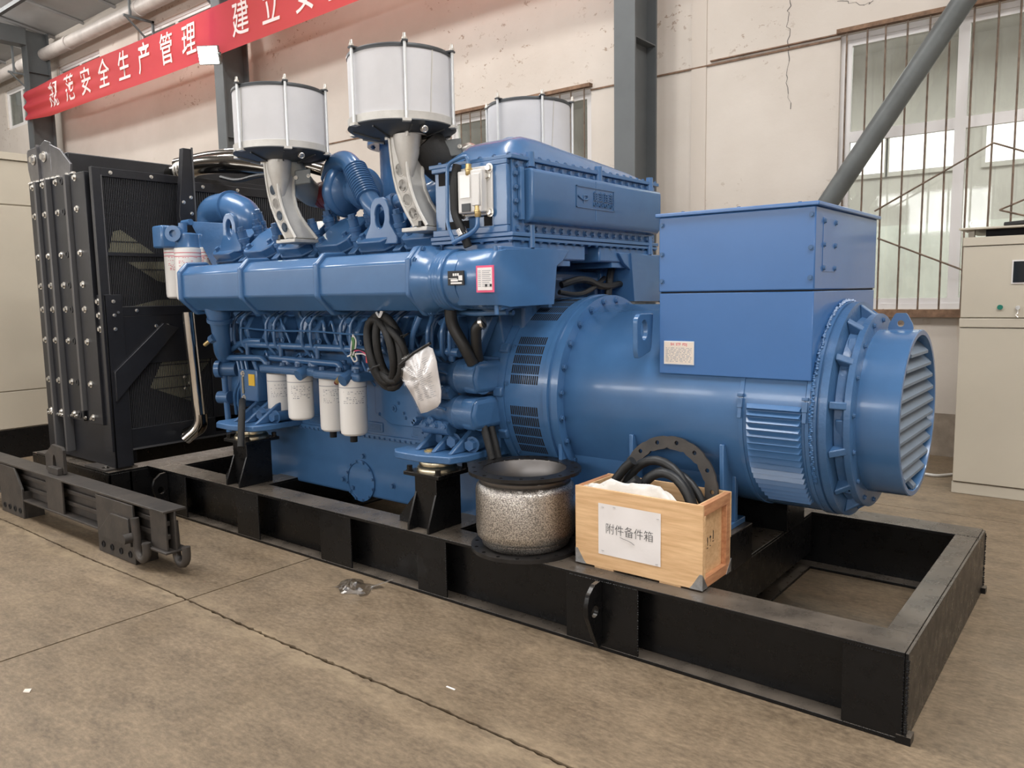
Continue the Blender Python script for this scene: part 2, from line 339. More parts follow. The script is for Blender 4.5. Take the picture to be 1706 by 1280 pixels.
def star_loop(c, u, v, poly, n):
    'n points where rays from c meet the closed polygon given in (u,v)'
    c, u, v = Vector(c), Vector(u), Vector(v); out = []
    for i in range(n):
        a = 2*math.pi*i/n; d = (math.cos(a), math.sin(a)); best = 1e9
        for j in range(len(poly)):
            p, q = poly[j], poly[(j+1) % len(poly)]; ex, ey = q[0]-p[0], q[1]-p[1]; den = d[0]*ey-d[1]*ex
            if abs(den) < 1e-12: continue
            t = (p[0]*ey-p[1]*ex)/den; s_ = (p[0]*d[1]-p[1]*d[0])/den
            if t > 0 and -1e-6 <= s_ <= 1+1e-6: best = min(best, t)
        out.append(c+u*d[0]*best+v*d[1]*best)
    return out
def holed_ring(mb, o, axis, ri, ro, N, rb, rh, th, a_off=0, n=20):
    o = Vector(o); u, v, w_ = basis(axis)
    for k in range(N):
        a = 2*math.pi*k/N+a_off; c = o+(u*math.cos(a)+v*math.sin(a))*rb; er = u*math.cos(a)+v*math.sin(a); et = -u*math.sin(a)+v*math.cos(a)
        poly = []
        for i in range(7): t = -math.pi/N+2*math.pi/N*i/6; poly.append((ro*math.cos(t)-rb, ro*math.sin(t)))
        for i in range(7): t = math.pi/N-2*math.pi/N*i/6; poly.append((ri*math.cos(t)-rb, ri*math.sin(t)))
        mb.holed(star_loop(c, er, et, poly, n), round_loop(c, er, et, rh, n), w_*th)
    return mb
def text_obj(name, s_, size, m, parent, origin, u, v, bold=0, lift=.002, warp=None, sx=1, align='CENTER'):
    c = bpy.data.curves.new('t', 'FONT'); c.body = s_; c.size = size; c.align_x = align; c.align_y = 'CENTER'; c.offset = bold; c.resolution_u = 3
    t = bpy.data.objects.new('t', c); COL.objects.link(t); dg = bpy.context.evaluated_depsgraph_get(); me = bpy.data.meshes.new_from_object(t.evaluated_get(dg))
    bpy.data.objects.remove(t); u, v = Vector(u).normalized(), Vector(v).normalized(); n = u.cross(v); b = BASE[parent.name]
    for q in me.vertices:
        p = Vector(origin)+u*q.co.x*sx+v*q.co.y+n*lift
        if warp: p = warp(p)
        q.co = p-b
    me.materials.clear(); me.materials.append(MATS[m]); me.name = name; o = bpy.data.objects.new(name, me); COL.objects.link(o); o.parent = parent; BASE[o.name] = b; return o
X, Y, Z = Vector((1, 0, 0)), Vector((0, 1, 0)), Vector((0, 0, 1))
YC, ZC = .872, 1.035
# ================================================================== THE HALL
floor = struct(MB().box(-34, 10, -9.2, 11.3, -.16, -.05).build('floor', 'dado'))
rnd = random.Random(3)
def edge_y(x):   # the broken joint that runs along the machine
    return -.80+.006*math.sin(x*3.1)
JN = {}
def jag(x, side):
    k = (round(x, 3), side)
    if k not in JN:
        amp = .005 if x < -3.4 else .010 if x < .5 else .008
        JN[k] = rnd.random()**2*amp
    return edge_y(x)+(1 if side else -1)*(.004+JN[k])
def slab(x0, x1, ya, yb, jag_lo, jag_hi):
    n = max(2, int((x1-x0)/.022)) if (jag_lo or jag_hi) and x1 > -9.4 and x0 < 3 else 2
    xs = [x0+(x1-x0)*i/n for i in range(n+1)]
    lo = [(x, jag(x, 1) if jag_lo else ya, -.05) for x in xs]; hi = [(x, jag(x, 0) if jag_hi else yb, -.05) for x in xs]
    V = []; F = []; m = n+1
    for z in (-.05, 0): V += [(p[0], p[1], z) for p in lo]+[(p[0], p[1], z) for p in hi]
    for i in range(n):
        F += [(2*m+i, 2*m+i+1, 3*m+i+1, 3*m+i), (i+1, i, m+i, m+i+1), (i, i+1, 2*m+i+1, 2*m+i), (m+i+1, m+i, 3*m+i, 3*m+i+1)]
    F += [(0, 2*m, 3*m, m), (n, m+n, 3*m+n, 2*m+n)]
    return MB().add(V, F).build('slab', 'concrete', floor)
XS = [-34, -15.3, -9.3, -3.3, 2.7, 10]
for i in range(len(XS)-1):
    a, b = XS[i]+.006, XS[i+1]-.006
    slab(a, b, -9.2, -4.8, False, False); slab(a, b, -4.793, 0, False, True); slab(a, b, 0, 3.2, True, False); slab(a, b, 3.207, 11.3, False, False)

WIN = [(-1.83, .95, 1.37, 3.98), (-6.95, -4.66, 1.37, 3.98), (-22.1, -20.35, 5.9, 6.85), (-19.0, -16.9, 5.95, 6.85), (-15.25, -12.5, 5.9, 6.85)]
def wall_with_openings():
    mb = MB(); x = -34; zt = 7.55
    for x0, x1, z0, z1 in sorted(WIN):
        mb.box(x, x0, 5.3, 5.54, 0, zt); mb.box(x0, x1, 5.3, 5.54, 0, z0); mb.box(x0, x1, 5.3, 5.54, z1, zt); x = x1
    mb.box(x, 10, 5.3, 5.54, 0, zt); return mb
wall_back = struct(wall_with_openings().build('wall_back', 'wall'))
MB().box(-34, 10, 5.285, 5.3, 0, .40).build('dado_band', 'dado', wall_back)
def crack(pts, wdt=.006):
    mb = MB(); r_ = random.Random(5)
    for a, b in zip(pts, pts[1:]):
        a, b = Vector(a), Vector(b); n = 6; prev = a
        for k in range(1, n+1):
            q = a.lerp(b, k/n)+Vector(((r_.random()-.5)*.04 if k < n else 0, 0, (r_.random()-.5)*.03 if k < n else 0))
            d = (q-prev).normalized(); s_ = Vector((d.z, 0, -d.x))*wdt*.5*(0.5+r_.random())
            mb.add([prev-s_, prev+s_, q+s_, q-s_], [(0, 1, 2, 3)]); prev = q
    return mb.build('wall_crack', 'cabinet_line', wall_back)
crack([at(1316, 0, y=5.298), at(1313, 35, y=5.298), at(1315, 80, y=5.298), at(1312, 130, y=5.298), at(1317, 182, y=5.298)])
crack([at(1395, 2, y=5.298), at(1440, 8, y=5.298), at(1455, 1, y=5.298)], .004)
# trims on the wall: joint line at window head height, a vertical cover strip
tr1 = struct(MB().box(-4.66, -1.83, 5.285, 5.3, 3.945, 3.962).box(-3.15, -1.83, 5.27, 5.3, 3.985, 3.997).box(-12, -6.95, 5.285, 5.3, 3.945, 3.962).build('trim_1', 'sill_rust'))
tr2 = struct(MB().box(-3.37, -3.20, 5.286, 5.3, .4, 7.4).build('trim_2', 'wall_high'))
def window(k, x0, x1, z0, z1, splits, transom, bars=True):
    w_ = struct(MB().box(x0, x0+.05, 5.34, 5.42, z0, z1).box(x1-.05, x1, 5.34, 5.42, z0, z1).box(x0+.05, x1-.05, 5.34, 5.42, z0, z0+.05).box(x0+.05, x1-.05, 5.34, 5.42, z1-.05, z1).build('window_%d' % k, 'frame_white', base=(x0, 5.38, z0)))
    xs = [x0+.05]+splits+[x1-.05]
    for i in range(len(xs)-1):
        a, b = xs[i], xs[i+1]
        for (c, d) in ([(z0+.05, transom), (transom, z1-.05)] if transom else [(z0+.05, z1-.05)]):
            MB().box(a, a+.045, 5.36, 5.40, c, d).box(b-.045, b, 5.36, 5.40, c, d).box(a+.045, b-.045, 5.36, 5.40, c, c+.05).box(a+.045, b-.045, 5.36, 5.40, d-.05, d).build('sash', 'frame_white', w_)
            MB().box(a+.04, b-.04, 5.378, 5.384, c+.045, d-.045).build('pane', 'glass', w_)
    if bars:
        n = int((x1-x0)/.165)
        for i in range(n):
            xx = x0+.07+i*(x1-x0-.14)/(n-1); MB().cyl((xx, 5.255, z0-.04), (xx+.01*math.sin(i*2.1), 5.255, z1+.0), .0085, n=8).build('bar', 'rust_bar', w_)
        MB().box(x0-.05, x1+.05, 5.22, 5.3, z0-.075, z0-.005).build('sill', 'sill_rust', w_)
        MB().box(x0-.02, x1+.02, 5.23, 5.3, z1+.005, z1+.045).build('lintel_angle', 'sill_rust', w_)
    return w_
w1 = window(1, *WIN[0], [-.79], 3.03)
w2 = window(2, *WIN[1], [-6.2, -5.45], 3.03)
for k in range(3):
    a = WIN[2+k]; window(3+k, *a, [(a[0]+a[1])/2], None, bars=False)
def diag_bar(p, q): MB().cyl(p, q, .008, n=8).build('diagonal_bar', 'rust_bar', w1)
diag_bar(at(1457, 352, y=5.24), at(1655, 238, y=5.24)); diag_bar(at(1655, 238, y=5.24), at(1706, 255, y=5.24)+Vector((.3, 0, -.12)))
diag_bar(at(1462, 397, y=5.245), at(1604, 450, y=5.245)); diag_bar(at(1665, 350, y=5.245), at(1706, 332, y=5.245)+Vector((.3, 0, .12))); diag_bar(at(1665, 350, y=5.245), at(1690, 362, y=5.245)+Vector((.4, 0, -.1)))
# neighbouring hall seen through the window
wn = struct(MB().box(-14, 8, 11, 11.2, 2.55, 6.2).build('wall_neighbour', 'hall_wall')); MB().box(-14, 8, 10.9, 11, 0, 2.55).build('lower_wall', 'hall_green', wn)
struct(MB().box(-14, 8, 5.54, 11.2, 5.3, 5.4).build('ceiling_neighbour', 'hall_wall'))
for k, (a, b) in enumerate([(-3.55, -2.75), (-2.68, -1.65), (-1.35, -.2), (.1, 1.2)]):
    wq = struct(MB().box(a-.05, b+.05, 10.95, 11, 3.33, 3.40).box(a-.05, b+.05, 10.95, 11, 3.95, 4.02).box(a-.05, a, 10.95, 11, 3.4, 3.95).box(b, b+.05, 10.95, 11, 3.4, 3.95).build('window_%d' % (6+k), 'hall_wall'))
    MB().box(a, b, 10.97, 11, 3.4, 3.95).build('pane', 'sky_pane', wq)
    MB().box((a+b)/2-.015, (a+b)/2+.015, 10.94, 10.97, 3.4, 3.95).build('mullion', 'hall_wall', wq)
nl = thing('ceiling_lamp', 'glowing strip lamp under the ceiling of the room behind the barred window', 'lamp', (-2.2, 9.5, 5.2))
MB().box(-2.75, -1.95, 9.4, 9.6, 5.24, 5.3).build('housing', 'frame_white', nl); MB().box(-2.7, -2.0, 9.42, 9.58, 5.2, 5.24).build('tube', 'lamp_glow', nl)
# other walls and roof
wf = struct(MB().box(-34, 10, -9.3, -9.05, 0, 7.55).build('wall_front', 'wall_high'))
struct(MB().box(-34.2, -34, -9.3, 11.3, 0, 9.2).build('wall_left', 'wall_high')); struct(MB().box(10, 10.2, -9.3, 11.3, 0, 9.2).build('wall_right', 'wall_high'))
for i, wx in enumerate(WINDOW_X):
    wq = struct(MB().box(wx-2.15, wx+2.15, -9.05, -8.97, 2.88, 2.95).box(wx-2.15, wx+2.15, -9.05, -8.97, 3.95, 4.02).build('window_%d' % (10+i), 'frame_white'))
    for j in range(4): MB().box(wx-2.1+j*1.05, wx-1.07+j*1.05, -9.04, -9.0, 2.95, 3.95).build('pane', 'sky_pane', wq)
rf = struct(MB().prism([(-34, 5.6, 7.5), (-34, -1.8, 8.6), (-34, -9.3, 7.5), (-34, -9.3, 7.6), (-34, -1.8, 8.7), (-34, 5.6, 7.6)], (44, 0, 0)).build('ceiling', 'roof'))
for k in range(30):
    xx = -33.5+k*1.45; MB().obox((xx, 5.55, 7.46), X, (Vector((0, -7.35, 1.09))).normalized(), Vector((0, .147, .989)), 0, .05, 0, 7.3, -.02, .03).build('roof_rib', 'roof', rf)
for yy, zz in ((4.0, 7.62), (2.2, 7.88), (.4, 8.15)): MB().box(-34, 10, yy-.04, yy+.04, zz-.08, zz+.0).build('purlin', 'column', rf)

# steel columns: H sections with the flanges facing the hall
def column(xc, zt=7.5):
    c = struct(MB().box(xc-.125, xc+.125, 4.6, 4.625, 0, zt).box(xc-.125, xc+.125, 5.055, 5.08, 0, zt).box(xc-.012, xc+.012, 4.625, 5.055, 0, zt).build('column', 'column', base=(xc, 4.84, 0)))
    MB().box(xc-.25, xc+.25, 4.5, 5.18, 0, .03).build('base_plate', 'column', c)
    for zz in (1.9, 4.2, 6.6): MB().box(xc-.12, xc+.12, 4.625, 5.055, zz, zz+.012).build('stiffener', 'column', c)
    return c
for xc in (-3.80, -11.35, -18.9, -26.4): column(xc)
bmm = struct(MB().box(-19.05, -18.75, -8.8, 4.6, 7.15, 7.5).build('beam', 'column'))
for xc in (-11.35, -3.8): struct(MB().box(xc-.1, xc+.1, -8.8, 4.6, 7.35, 7.6).build('beam', 'column'))

# pipe along the wall on triangular brackets
pp = thing('wall_pipe', 'long pale steel pipe running high along the wall under the roof', 'pipe', (-18, 5.0, 7.0))
MB().tube([(-33, 5.0, 7.05), (-6, 5.0, 7.05)], .13, n=18).build('pipe', 'duct_pipe', pp)
for xx in (-17.6, -14.55, -11.9): MB().cyl((xx-.05, 5.0, 7.05), (xx+.05, 5.0, 7.05), .145, n=18).build('coupling', 'duct_pipe', pp)
for xx in (-14.6, -12.2, -20.2):
    MB().box(xx-.02, xx+.02, 4.72, 5.3, 6.86, 6.90).box(xx-.02, xx+.02, 5.26, 5.3, 6.4, 6.9).prism([(xx-.015, 4.74, 6.87), (xx-.015, 4.78, 6.87), (xx-.015, 5.28, 6.44), (xx-.015, 5.28, 6.40)], (.03, 0, 0)).build('bracket', 'column', pp)
    MB().box(xx-.02, xx+.02, 4.83, 4.87, 6.9, 7.5).build('hanger', 'column', pp)
# diagonal steel tube brace standing in front of the window
d0, d1 = at(1385, 330, y=4.9), at(1606, 0, y=4.9); dd = (d1-d0).normalized()
db = thing('diagonal_brace', 'dark grey round steel tube leaning diagonally across the barred window', 'pipe', (d0-dd*(d0.z/dd.z)))
MB().cyl(d0-dd*((d0.z-.34)/dd.z), d0+dd*((7.5-d0.z)/dd.z), .092, n=28).build('tube', 'pipe_grey', db)
b0 = d0-dd*((d0.z-.34)/dd.z); MB().box(b0.x-.05, b0.x+.3, 4.89, 4.91, 0, .42).build('gusset', 'pipe_grey', db)
# red slogan banner tied to the columns
def wave(x, z):
    t = max(0, min(1, (-14.5-x)/4)); zz = (z-5.45)/.75
    return .010*math.sin(x*1.3)+t*.035*math.sin(zz*19+x*.6)+.006*math.sin(zz*9+x)
def bz(s_, t):   # banner height profile, gathered at its left end
    x = -18.9+s_*15.9; g = max(0, 1-(x+18.9)/1.2); lo = 5.50-.05*math.sin(min(1, (x+18.9)/11)*math.pi)+.06*g; hi = 6.20-.02*g
    return x, lo+(hi-lo)*t
ban = thing('slogan_banner', 'red cloth banner with white Chinese slogan stretched between the steel columns', 'banner', (-18.9, 4.52, 5.5))
def bf(s_, t): x, z = bz(s_, t); return (x, 4.53+wave(x, z), z)
MB().grid(bf, 220, 26).build('cloth', 'banner', ban, sharp=180)
for ch, px, py in [('规', 88, 165), ('范', 115, 151), ('安', 142, 141), ('全', 172, 128), ('生', 205, 115), ('产', 238, 101), ('管', 275, 87), ('理', 313, 69), ('建', 400, 37), ('立', 450, 22), ('安', 505, 7), ('全', 560, -11)]:
    p = at(px, py, y=4.5); text_obj('character', ch, .56, 'banner_text', ban, (p.x, 4.5, 5.83), X, Z, bold=.004, lift=0, warp=lambda q: Vector((q.x, 4.515+wave(q.x, q.z), q.z)), sx=.82)
for xx, zz in ((-18.9, 5.62), (-18.9, 6.15)): MB().tube([(xx, 4.53, zz), (xx-.15, 4.62, zz+.02), (xx-.2, 4.8, zz+.02)], .006, n=6).build('tie_cord', 'frame_white', ban)
# floodlight on the second column
fl = thing('floodlight', 'small glaring floodlight on a bracket in front of the red banner', 'lamp', at(372, 100, y=4.45))
lp = at(347, 92, y=4.3); ln = Vector((.55, -.80, -.28)).normalized(); lu, lv, _n = basis(ln)
MB().obox(lp, lu, lv, ln, -.17, .17, -.14, .14, -.07, 0).build('housing', 'lamp_body', fl, bevel=.01)
MB().obox(lp, lu, lv, ln, -.155, .155, -.125, .125, 0, .006).build('lens', 'lamp_glow', fl)
MB().tube([lp-ln*.05, lp-ln*.05+Vector((.22, .05, .0)), (-11.3, 4.6, lp.z)], .018, n=8).build('bracket', 'lamp_body', fl)
sl = bpy.data.lights.new('floodlight_beam', 'SPOT'); sl.energy = 320; sl.spot_size = R(120); sl.spot_blend = .6; sl.shadow_soft_size = .14
so = bpy.data.objects.new('floodlight_beam', sl); COL.objects.link(so); so.location = lp+ln*.03; so.rotation_euler = ln.to_track_quat('-Z', 'Y').to_euler()
# control cabinet by the window
cb = thing('control_cabinet', 'tall beige control cabinet with dark display and green button by the window', 'cabinet', (-.09, 4.3, 0))
MB().box(-.49, .31, 3.88, 4.72, .09, 1.93).build('body', 'cabinet', cb, bevel=.004)
MB().box(-.495, .315, 3.87, 4.73, 0, .088).build('plinth', 'cabinet', cb, bevel=.004)
MB().box(-.488, .308, 3.858, 3.88, .095, 1.262).build('lower_door', 'cabinet', cb, bevel=.004)
MB().box(-.492, .312, 3.852, 3.88, 1.27, 1.335).build('middle_rail', 'cabinet', cb, bevel=.003)
dr = MB().box(-.488, .308, 3.858, 3.88, 1.342, 1.86).build('upper_door', 'cabinet', cb, bevel=.004)
MB().box(-.492, .312, 3.852, 3.88, 1.867, 1.93).build('top_rail', 'cabinet', cb, bevel=.003)
MB().box(-.175, .05, 3.850, 3.858, 1.585, 1.755).build('display_bezel', 'frame_white', dr); MB().box(-.165, .04, 3.846, 3.852, 1.595, 1.745).build('display', 'display', dr)
MB().cyl((-.235, 3.858, 1.418), (-.235, 3.845, 1.418), .018, n=20).build('push_button', 'green_button', dr)
MB().cyl((-.125, 3.858, 1.415), (-.125, 3.842, 1.415), .015, n=16).build('key_lock', 'zinc', dr); MB().tube([(-.125, 3.842, 1.40), (-.12, 3.838, 1.375), (-.135, 3.838, 1.36), (-.12, 3.836, 1.345)], .005, n=6).build('key_ring', 'zinc', dr)
MB().box(-.52, .34, 3.84, 4.75, 1.985, 2.0).build('canopy', 'cabinet', cb, bevel=.003); MB().box(-.36, .3, 3.95, 4.6, 1.93, 1.985).build('gland_box', 'core_dark', cb)
for xx in (-.45, .27): MB().box(xx-.02, xx+.02, 3.92, 3.96, 1.93, 1.985).build('spacer', 'cabinet', cb)
MB().holed(round_loop((-.44, 3.94, 2.035), X, Z, .03, 16), round_loop((-.44, 3.94, 2.035), X, Z, .018, 16), (0, .012, 0)).build('eye_bolt', 'zinc', cb)
tag(MB().tube([(-.25, 4.0, 2.02), (-.1, 3.95, 2.025), (.05, 4.05, 2.03), (.2, 3.98, 2.02), (.05, 4.15, 2.02), (-.2, 4.12, 2.018)], .017, rad=.1).box(-.14, .02, 3.96, 4.08, 2.005, 2.035).build('cable_coil', 'rubber', base=(-.1, 4, 2.0)), 'black cable coil lying on top of the beige control cabinet', 'cable')
tag(MB().tube([at(1541, 790, z=.012), at(1560, 793, z=.012), at(1585, 791, z=.012), at(1600, 789, z=.012)], .012, rad=.3).build('floor_cable', 'white_cable', base=at(1565, 792, z=0)), 'white cable lying on the floor beside the beige cabinet', 'cable')
# tall beige switchgear enclosure behind the radiator
sg = thing('switchgear_cabinet', 'tall wide beige switchgear enclosure on a black plinth behind the radiator', 'cabinet', (-9, -.4, 0))
MB().box(-9.6, -8.3, -2.0, .75, .30, 2.98).build('body', 'cabinet', sg, bevel=.006); MB().box(-9.6, -8.28, -2.0, .76, 0, .30).build('plinth', 'black_paint', sg)
MB().box(-9.65, -8.27, -2.05, .8, 2.98, 3.05).build('lit_strip_cap', 'cabinet', sg)  # cap added in place of a strip of lit wall
for yy in (-1.99, -.62): MB().box(-8.3, -8.285, yy, yy+1.36, .69, 2.53).build('door', 'cabinet', sg, bevel=.004); MB().box(-8.3, -8.287, yy, yy+1.36, .31, .68).build('lower_panel', 'cabinet', sg, bevel=.004); MB().box(-8.3, -8.287, yy, yy+1.36, 2.545, 2.97).build('upper_panel', 'cabinet', sg, bevel=.004)
# ================================================================== SKID FRAME
sk = thing('skid_frame', 'long black painted steel skid frame under the blue generator set', 'frame', (-2.9, .872, 0))
def ibeam(y0, y1, x0, x1): return MB().box(x0, x1, y0, y1, .314, .33).box(x0, x1, y0, y1, 0, .016).box(x0, x1, (y0+y1)/2-.006, (y0+y1)/2+.006, .016, .314)
fbm = ibeam(0, .18, -5.25, -.012).build('side_beam', 'black_paint', sk, bevel=.002); bbm = ibeam(1.564, 1.744, -5.25, -.012).build('side_beam', 'black_paint', sk, bevel=.002)
MB().box(-.012, 0, 0.006, 1.738, 0.002, .326).build('end_plate', 'black_paint', sk, bevel=.002)
MB().box(-.11, -.012, .18, 1.564, .316, .33).box(-.11, -.012, .18, 1.564, 0, .014).build('end_flange', 'black_paint', sk, bevel=.002)
for a, b in ((-.215, -.012), (-1.42, -1.05), (-2.38, -2.17), (-3.20, -2.92), (-4.08, -3.83), (-4.97, -4.72)):
    MB().box(a, b, .003, .012, .016, .314).build('stiffener_plate', 'black_paint', fbm, bevel=.002)
    MB().box(a, b, 1.732, 1.741, .016, .314).build('stiffener_plate', 'black_paint', bbm, bevel=.002)
r_ = random.Random(9)
wm = MB()
def weld(p, q, n, r=.0036):
    for i in range(n):
        c = Vector(p).lerp(Vector(q), (i+r_.random()*.5)/n); rr = r*(.7+r_.random()*.6); wm.add([c+Vector(v)*rr for v in ((1, 0, 0), (-1, 0, 0), (0, 1, 0), (0, -1, 0), (0, 0, 1), (0, 0, -1))], [(0, 2, 4), (2, 1, 4), (1, 3, 4), (3, 0, 4), (2, 0, 5), (1, 2, 5), (3, 1, 5), (0, 3, 5)])
for x in (-.012, -1.05, -2.17, -2.92, -3.83, -4.72): weld((x, .001, .03), (x, .001, .3), 22)
weld((-.21, 0, .314), (-.01, 0, .314), 22); weld((-.21, 0, .014), (0, 0, .014), 24); weld((-1.40, 0, .314), (-1.05, 0, .314), 40); weld((-2.38, 0, .014), (-2.17, 0, .014), 22); weld((0, .0, .02), (0, .0, .31), 40, .006); weld((0, 1.744, .02), (0, 1.744, .31), 40, .006); weld((-.1, 1.564, .33), (0, 1.564, .33), 10)
wm.build('weld_beads', 'black_paint', sk, kind='stuff')
MB().box(-.03, .018, -.004, .05, .0, .03).build('corner_foot', 'black_paint', sk); MB().box(-.03, .018, 1.70, 1.75, 0, .03).build('corner_foot', 'black_paint', sk)
for xc in (-.98, -1.75, -2.33, -4.07, -5.15):   # cross members between the side beams
    wd = .16 if xc > -1 else .1
    MB().box(xc-wd, xc+wd, .18, 1.564, .316, .33).box(xc-.006, xc+.006, .18, 1.564, .016, .316).box(xc+wd-.012, xc+wd, .18, 1.564, .1, .316).box(xc-wd, xc+wd, .18, 1.564, 0, .016).build('cross_member', 'black_paint', sk, bevel=.002)
for sgn in (1, -1):      # blocks under the alternator feet
    yy = YC-sgn*.37; MB().box(-1.7, -.80, yy-.13, yy+.13, .33, .50).build('alternator_support', 'black_paint', sk, bevel=.004)
# widened section below the radiator
MB().box(-6.62, -5.25, -.29, -.12, .314, .33).box(-6.62, -5.25, -.29, -.274, .0, .314).box(-6.62, -5.25, -.14, -.12, .0, .314).build('radiator_beam', 'black_paint', sk, bevel=.002)
MB().box(-6.62, -5.25, 1.864, 2.034, .314, .33).box(-6.62, -5.25, 2.018, 2.034, 0, .314).build('radiator_beam', 'black_paint', sk, bevel=.002)
MB().box(-5.43, -5.25, -.12, 1.864, .3135, .3295).box(-5.262, -5.25, -.29, 2.034, .0, .314).build('cross_member', 'black_paint', sk, bevel=.002)
MB().box(-6.62, -6.44, -.12, 1.864, .3135, .3295).box(-6.62, -6.61, -.12, 2.034, 0, .314).build('cross_member', 'black_paint', sk, bevel=.002)
for xx in (-5.47, -6.36): 
    for yy in (-.205, 1.95): MB().box(xx-.17, xx+.17, yy-.085, yy+.11, .33, .345).build('base_plate', 'black_steel', sk, bevel=.002)
# lifting lugs on the front side beam
def lug(x, o_):
    pl = [(.0, .155), (-.055, .15), (-.10, .115), (-.115, .07), (-.112, .02), (-.03, -.15), (0, -.15)]
    c = Vector((x, -.055, .165)); poly = [(p[0]+.055, p[1]+.0) for p in pl]
    MB().holed(star_loop(c+Vector((0, 0, .03)), Y, Z, [(a, b-.03) for a, b in poly], 40), round_loop(c+Vector((0, 0, .03)), Y, Z, .026, 40), (.022, 0, 0)).build('lifting_lug', 'black_paint', sk, bevel=.002)
lug(-1.25, 0); lug(-4.98, 0)
# engine mount pedestals on the side beams
dome = shared(MB().lathe([(.001, .073), (.070, .073), (.090, .064), (.099, .048), (.097, .032), (.106, .024), (.113, .010), (.113, 0), (.0, 0)], (0, 0, 0), Z, 32), 'gold_zinc', 'isolator')
bolt_bk = bolt_mesh('black_paint', .016, .03, .022, 'stud_nut')
def pedestal(xc, front=True):
    s_ = 1 if front else -1; f = lambda y: y if front else 2*YC-y
    def bx(mb, x0, x1, y0, y1, z0, z1): a, b = sorted((f(y0), f(y1))); return mb.box(x0, x1, a, b, z0, z1)
    p = bx(MB(), xc-.09, xc+.07, .07, .26, .33, .62).build('mount_pedestal', 'black_paint', sk, bevel=.003)
    bx(MB(), xc-.14, xc+.12, .035, .295, .62, .64).build('top_plate', 'black_paint', p, bevel=.003)
    for xg in (xc-.09, xc+.056):
        MB().prism([(xg, f(.075), .54), (xg, f(.075), .33), (xg, f(.005), .33), (xg, f(.005), .36)], (.014, 0, 0)).build('gusset', 'black_paint', p, bevel=.002)
    MB().prism([(xc-.088, f(.10), .54), (xc-.088, f(.10), .33), (xc-.25, f(.10), .33), (xc-.25, f(.10), .36)], (0, .014*s_, 0)).build('gusset', 'black_paint', p, bevel=.002)
    inst('isolator', dome, p, (xc-.01, f(.165), .64))
    for dx in (-.115, .095):
        for yy in (.06, .27): inst('bolt', bolt_bk, p, (xc+dx, f(yy), .64))
for xc in (-2.36, -4.10): pedestal(xc); pedestal(xc, False)

# ================================================================== RADIATOR
ra = thing('radiator', 'tall black radiator unit with bolted side panels at the end of the skid', 'radiator', (-5.85, .872, .345))
YF = -.25
zb, zt = .66, 2.50
# side tanks: stepped vertical channels facing the aisle
MB().box(-6.37, -5.40, -.20, .0, .345, zt).build('side_frame', 'radiator_black', ra, bevel=.004)
for x0, x1, yy in ((-6.37, -6.215, -.235), (-6.19, -6.02, -.235), (-5.99, -5.74, -.225), (-5.63, -5.40, -.235)):
    MB().box(x0, x1, yy, -.20, zb, zt).build('side_strip', 'radiator_black', ra, bevel=.003)
for xx in (-6.215, -6.02, -5.68): MB().box(xx-.004, xx+.03, -.262, -.2, .40 if xx < -6 else .75, zt).build('flange_strip', 'radiator_edge', ra, bevel=.002)
MB().box(-5.735, -5.64, -.21, -.2, 1.72, 1.74).build('step', 'radiator_edge', ra)
bl = bolt_mesh('zinc', .017, .016, .026, 'bolt_zinc')
rowz = [at(49, y_, y=-.25).z for y_ in (313, 362, 430, 478, 516, 565, 628, 677)]
for z_ in rowz:
    for xx, yy in ((-6.30, -.235), (-6.11, -.235), (-5.90, -.225), (-5.55, -.235)): inst('bolt', bl, ra, (xx, yy, z_), (0, -1, 0), spin=z_*7)
hole = shared(MB().lathe([(.026, 0), (.026, .004), (.016, .004), (.014, -.01), (.001, -.01)], (0, 0, 0), Z, 20), 'radiator_black', 'weld_nut')
for z_ in rowz: inst('weld_nut', hole, ra, (-5.80, -.226, z_), (0, -1, 0))
bs = bolt_mesh('zinc', .010, .014, .014, 'bolt_small')
for i in range(9): inst('bolt', bs, ra, (-6.36+i*.045, -.23, zt+.002), (0, 0, 1)); inst('bolt', bs, ra, (-6.36+i*.045, -.236, zb+.02), (0, -1, 0))
for xx in (-5.94, -5.86, -5.70, -5.60): inst('bolt', bl, ra, (xx, -.22, zt+.002), (0, 0, 1)); inst('bolt', bs, ra, (xx, -.226, zb+.03), (0, -1, 0))
# two legs
for xx, x1 in ((-6.45, -6.28), (-5.46, -5.28)):
    for sgn in (0, 1):
        y0 = -.215 if not sgn else 1.86
        pst = MB().box(xx, x1, y0, y0+.012, .345, 1.62 if xx > -6 else .70).box(x1-.014, x1, y0, y0+.13, .345, 1.62 if xx > -6 else .70).build('post', 'radiator_black', ra, bevel=.003)
        for dy in (.03, .07): inst('bolt', bl, ra, (xx+.09, y0-.04, .345), (0, 0, 1)); 
for z_ in (1.57, 1.47, 1.37):
    inst('bolt', bl, ra, (-5.37, -.216, z_), (0, -1, 0)); inst('bolt', bs, ra, (-5.279, -.15, z_-.0), (1, 0, 0))
# engine side: fan guard cores
FX = -5.30
MB().box(FX-.10, FX-.03, -.2, 1.94, .50, 2.50).build('core_back', 'core_dark', ra)
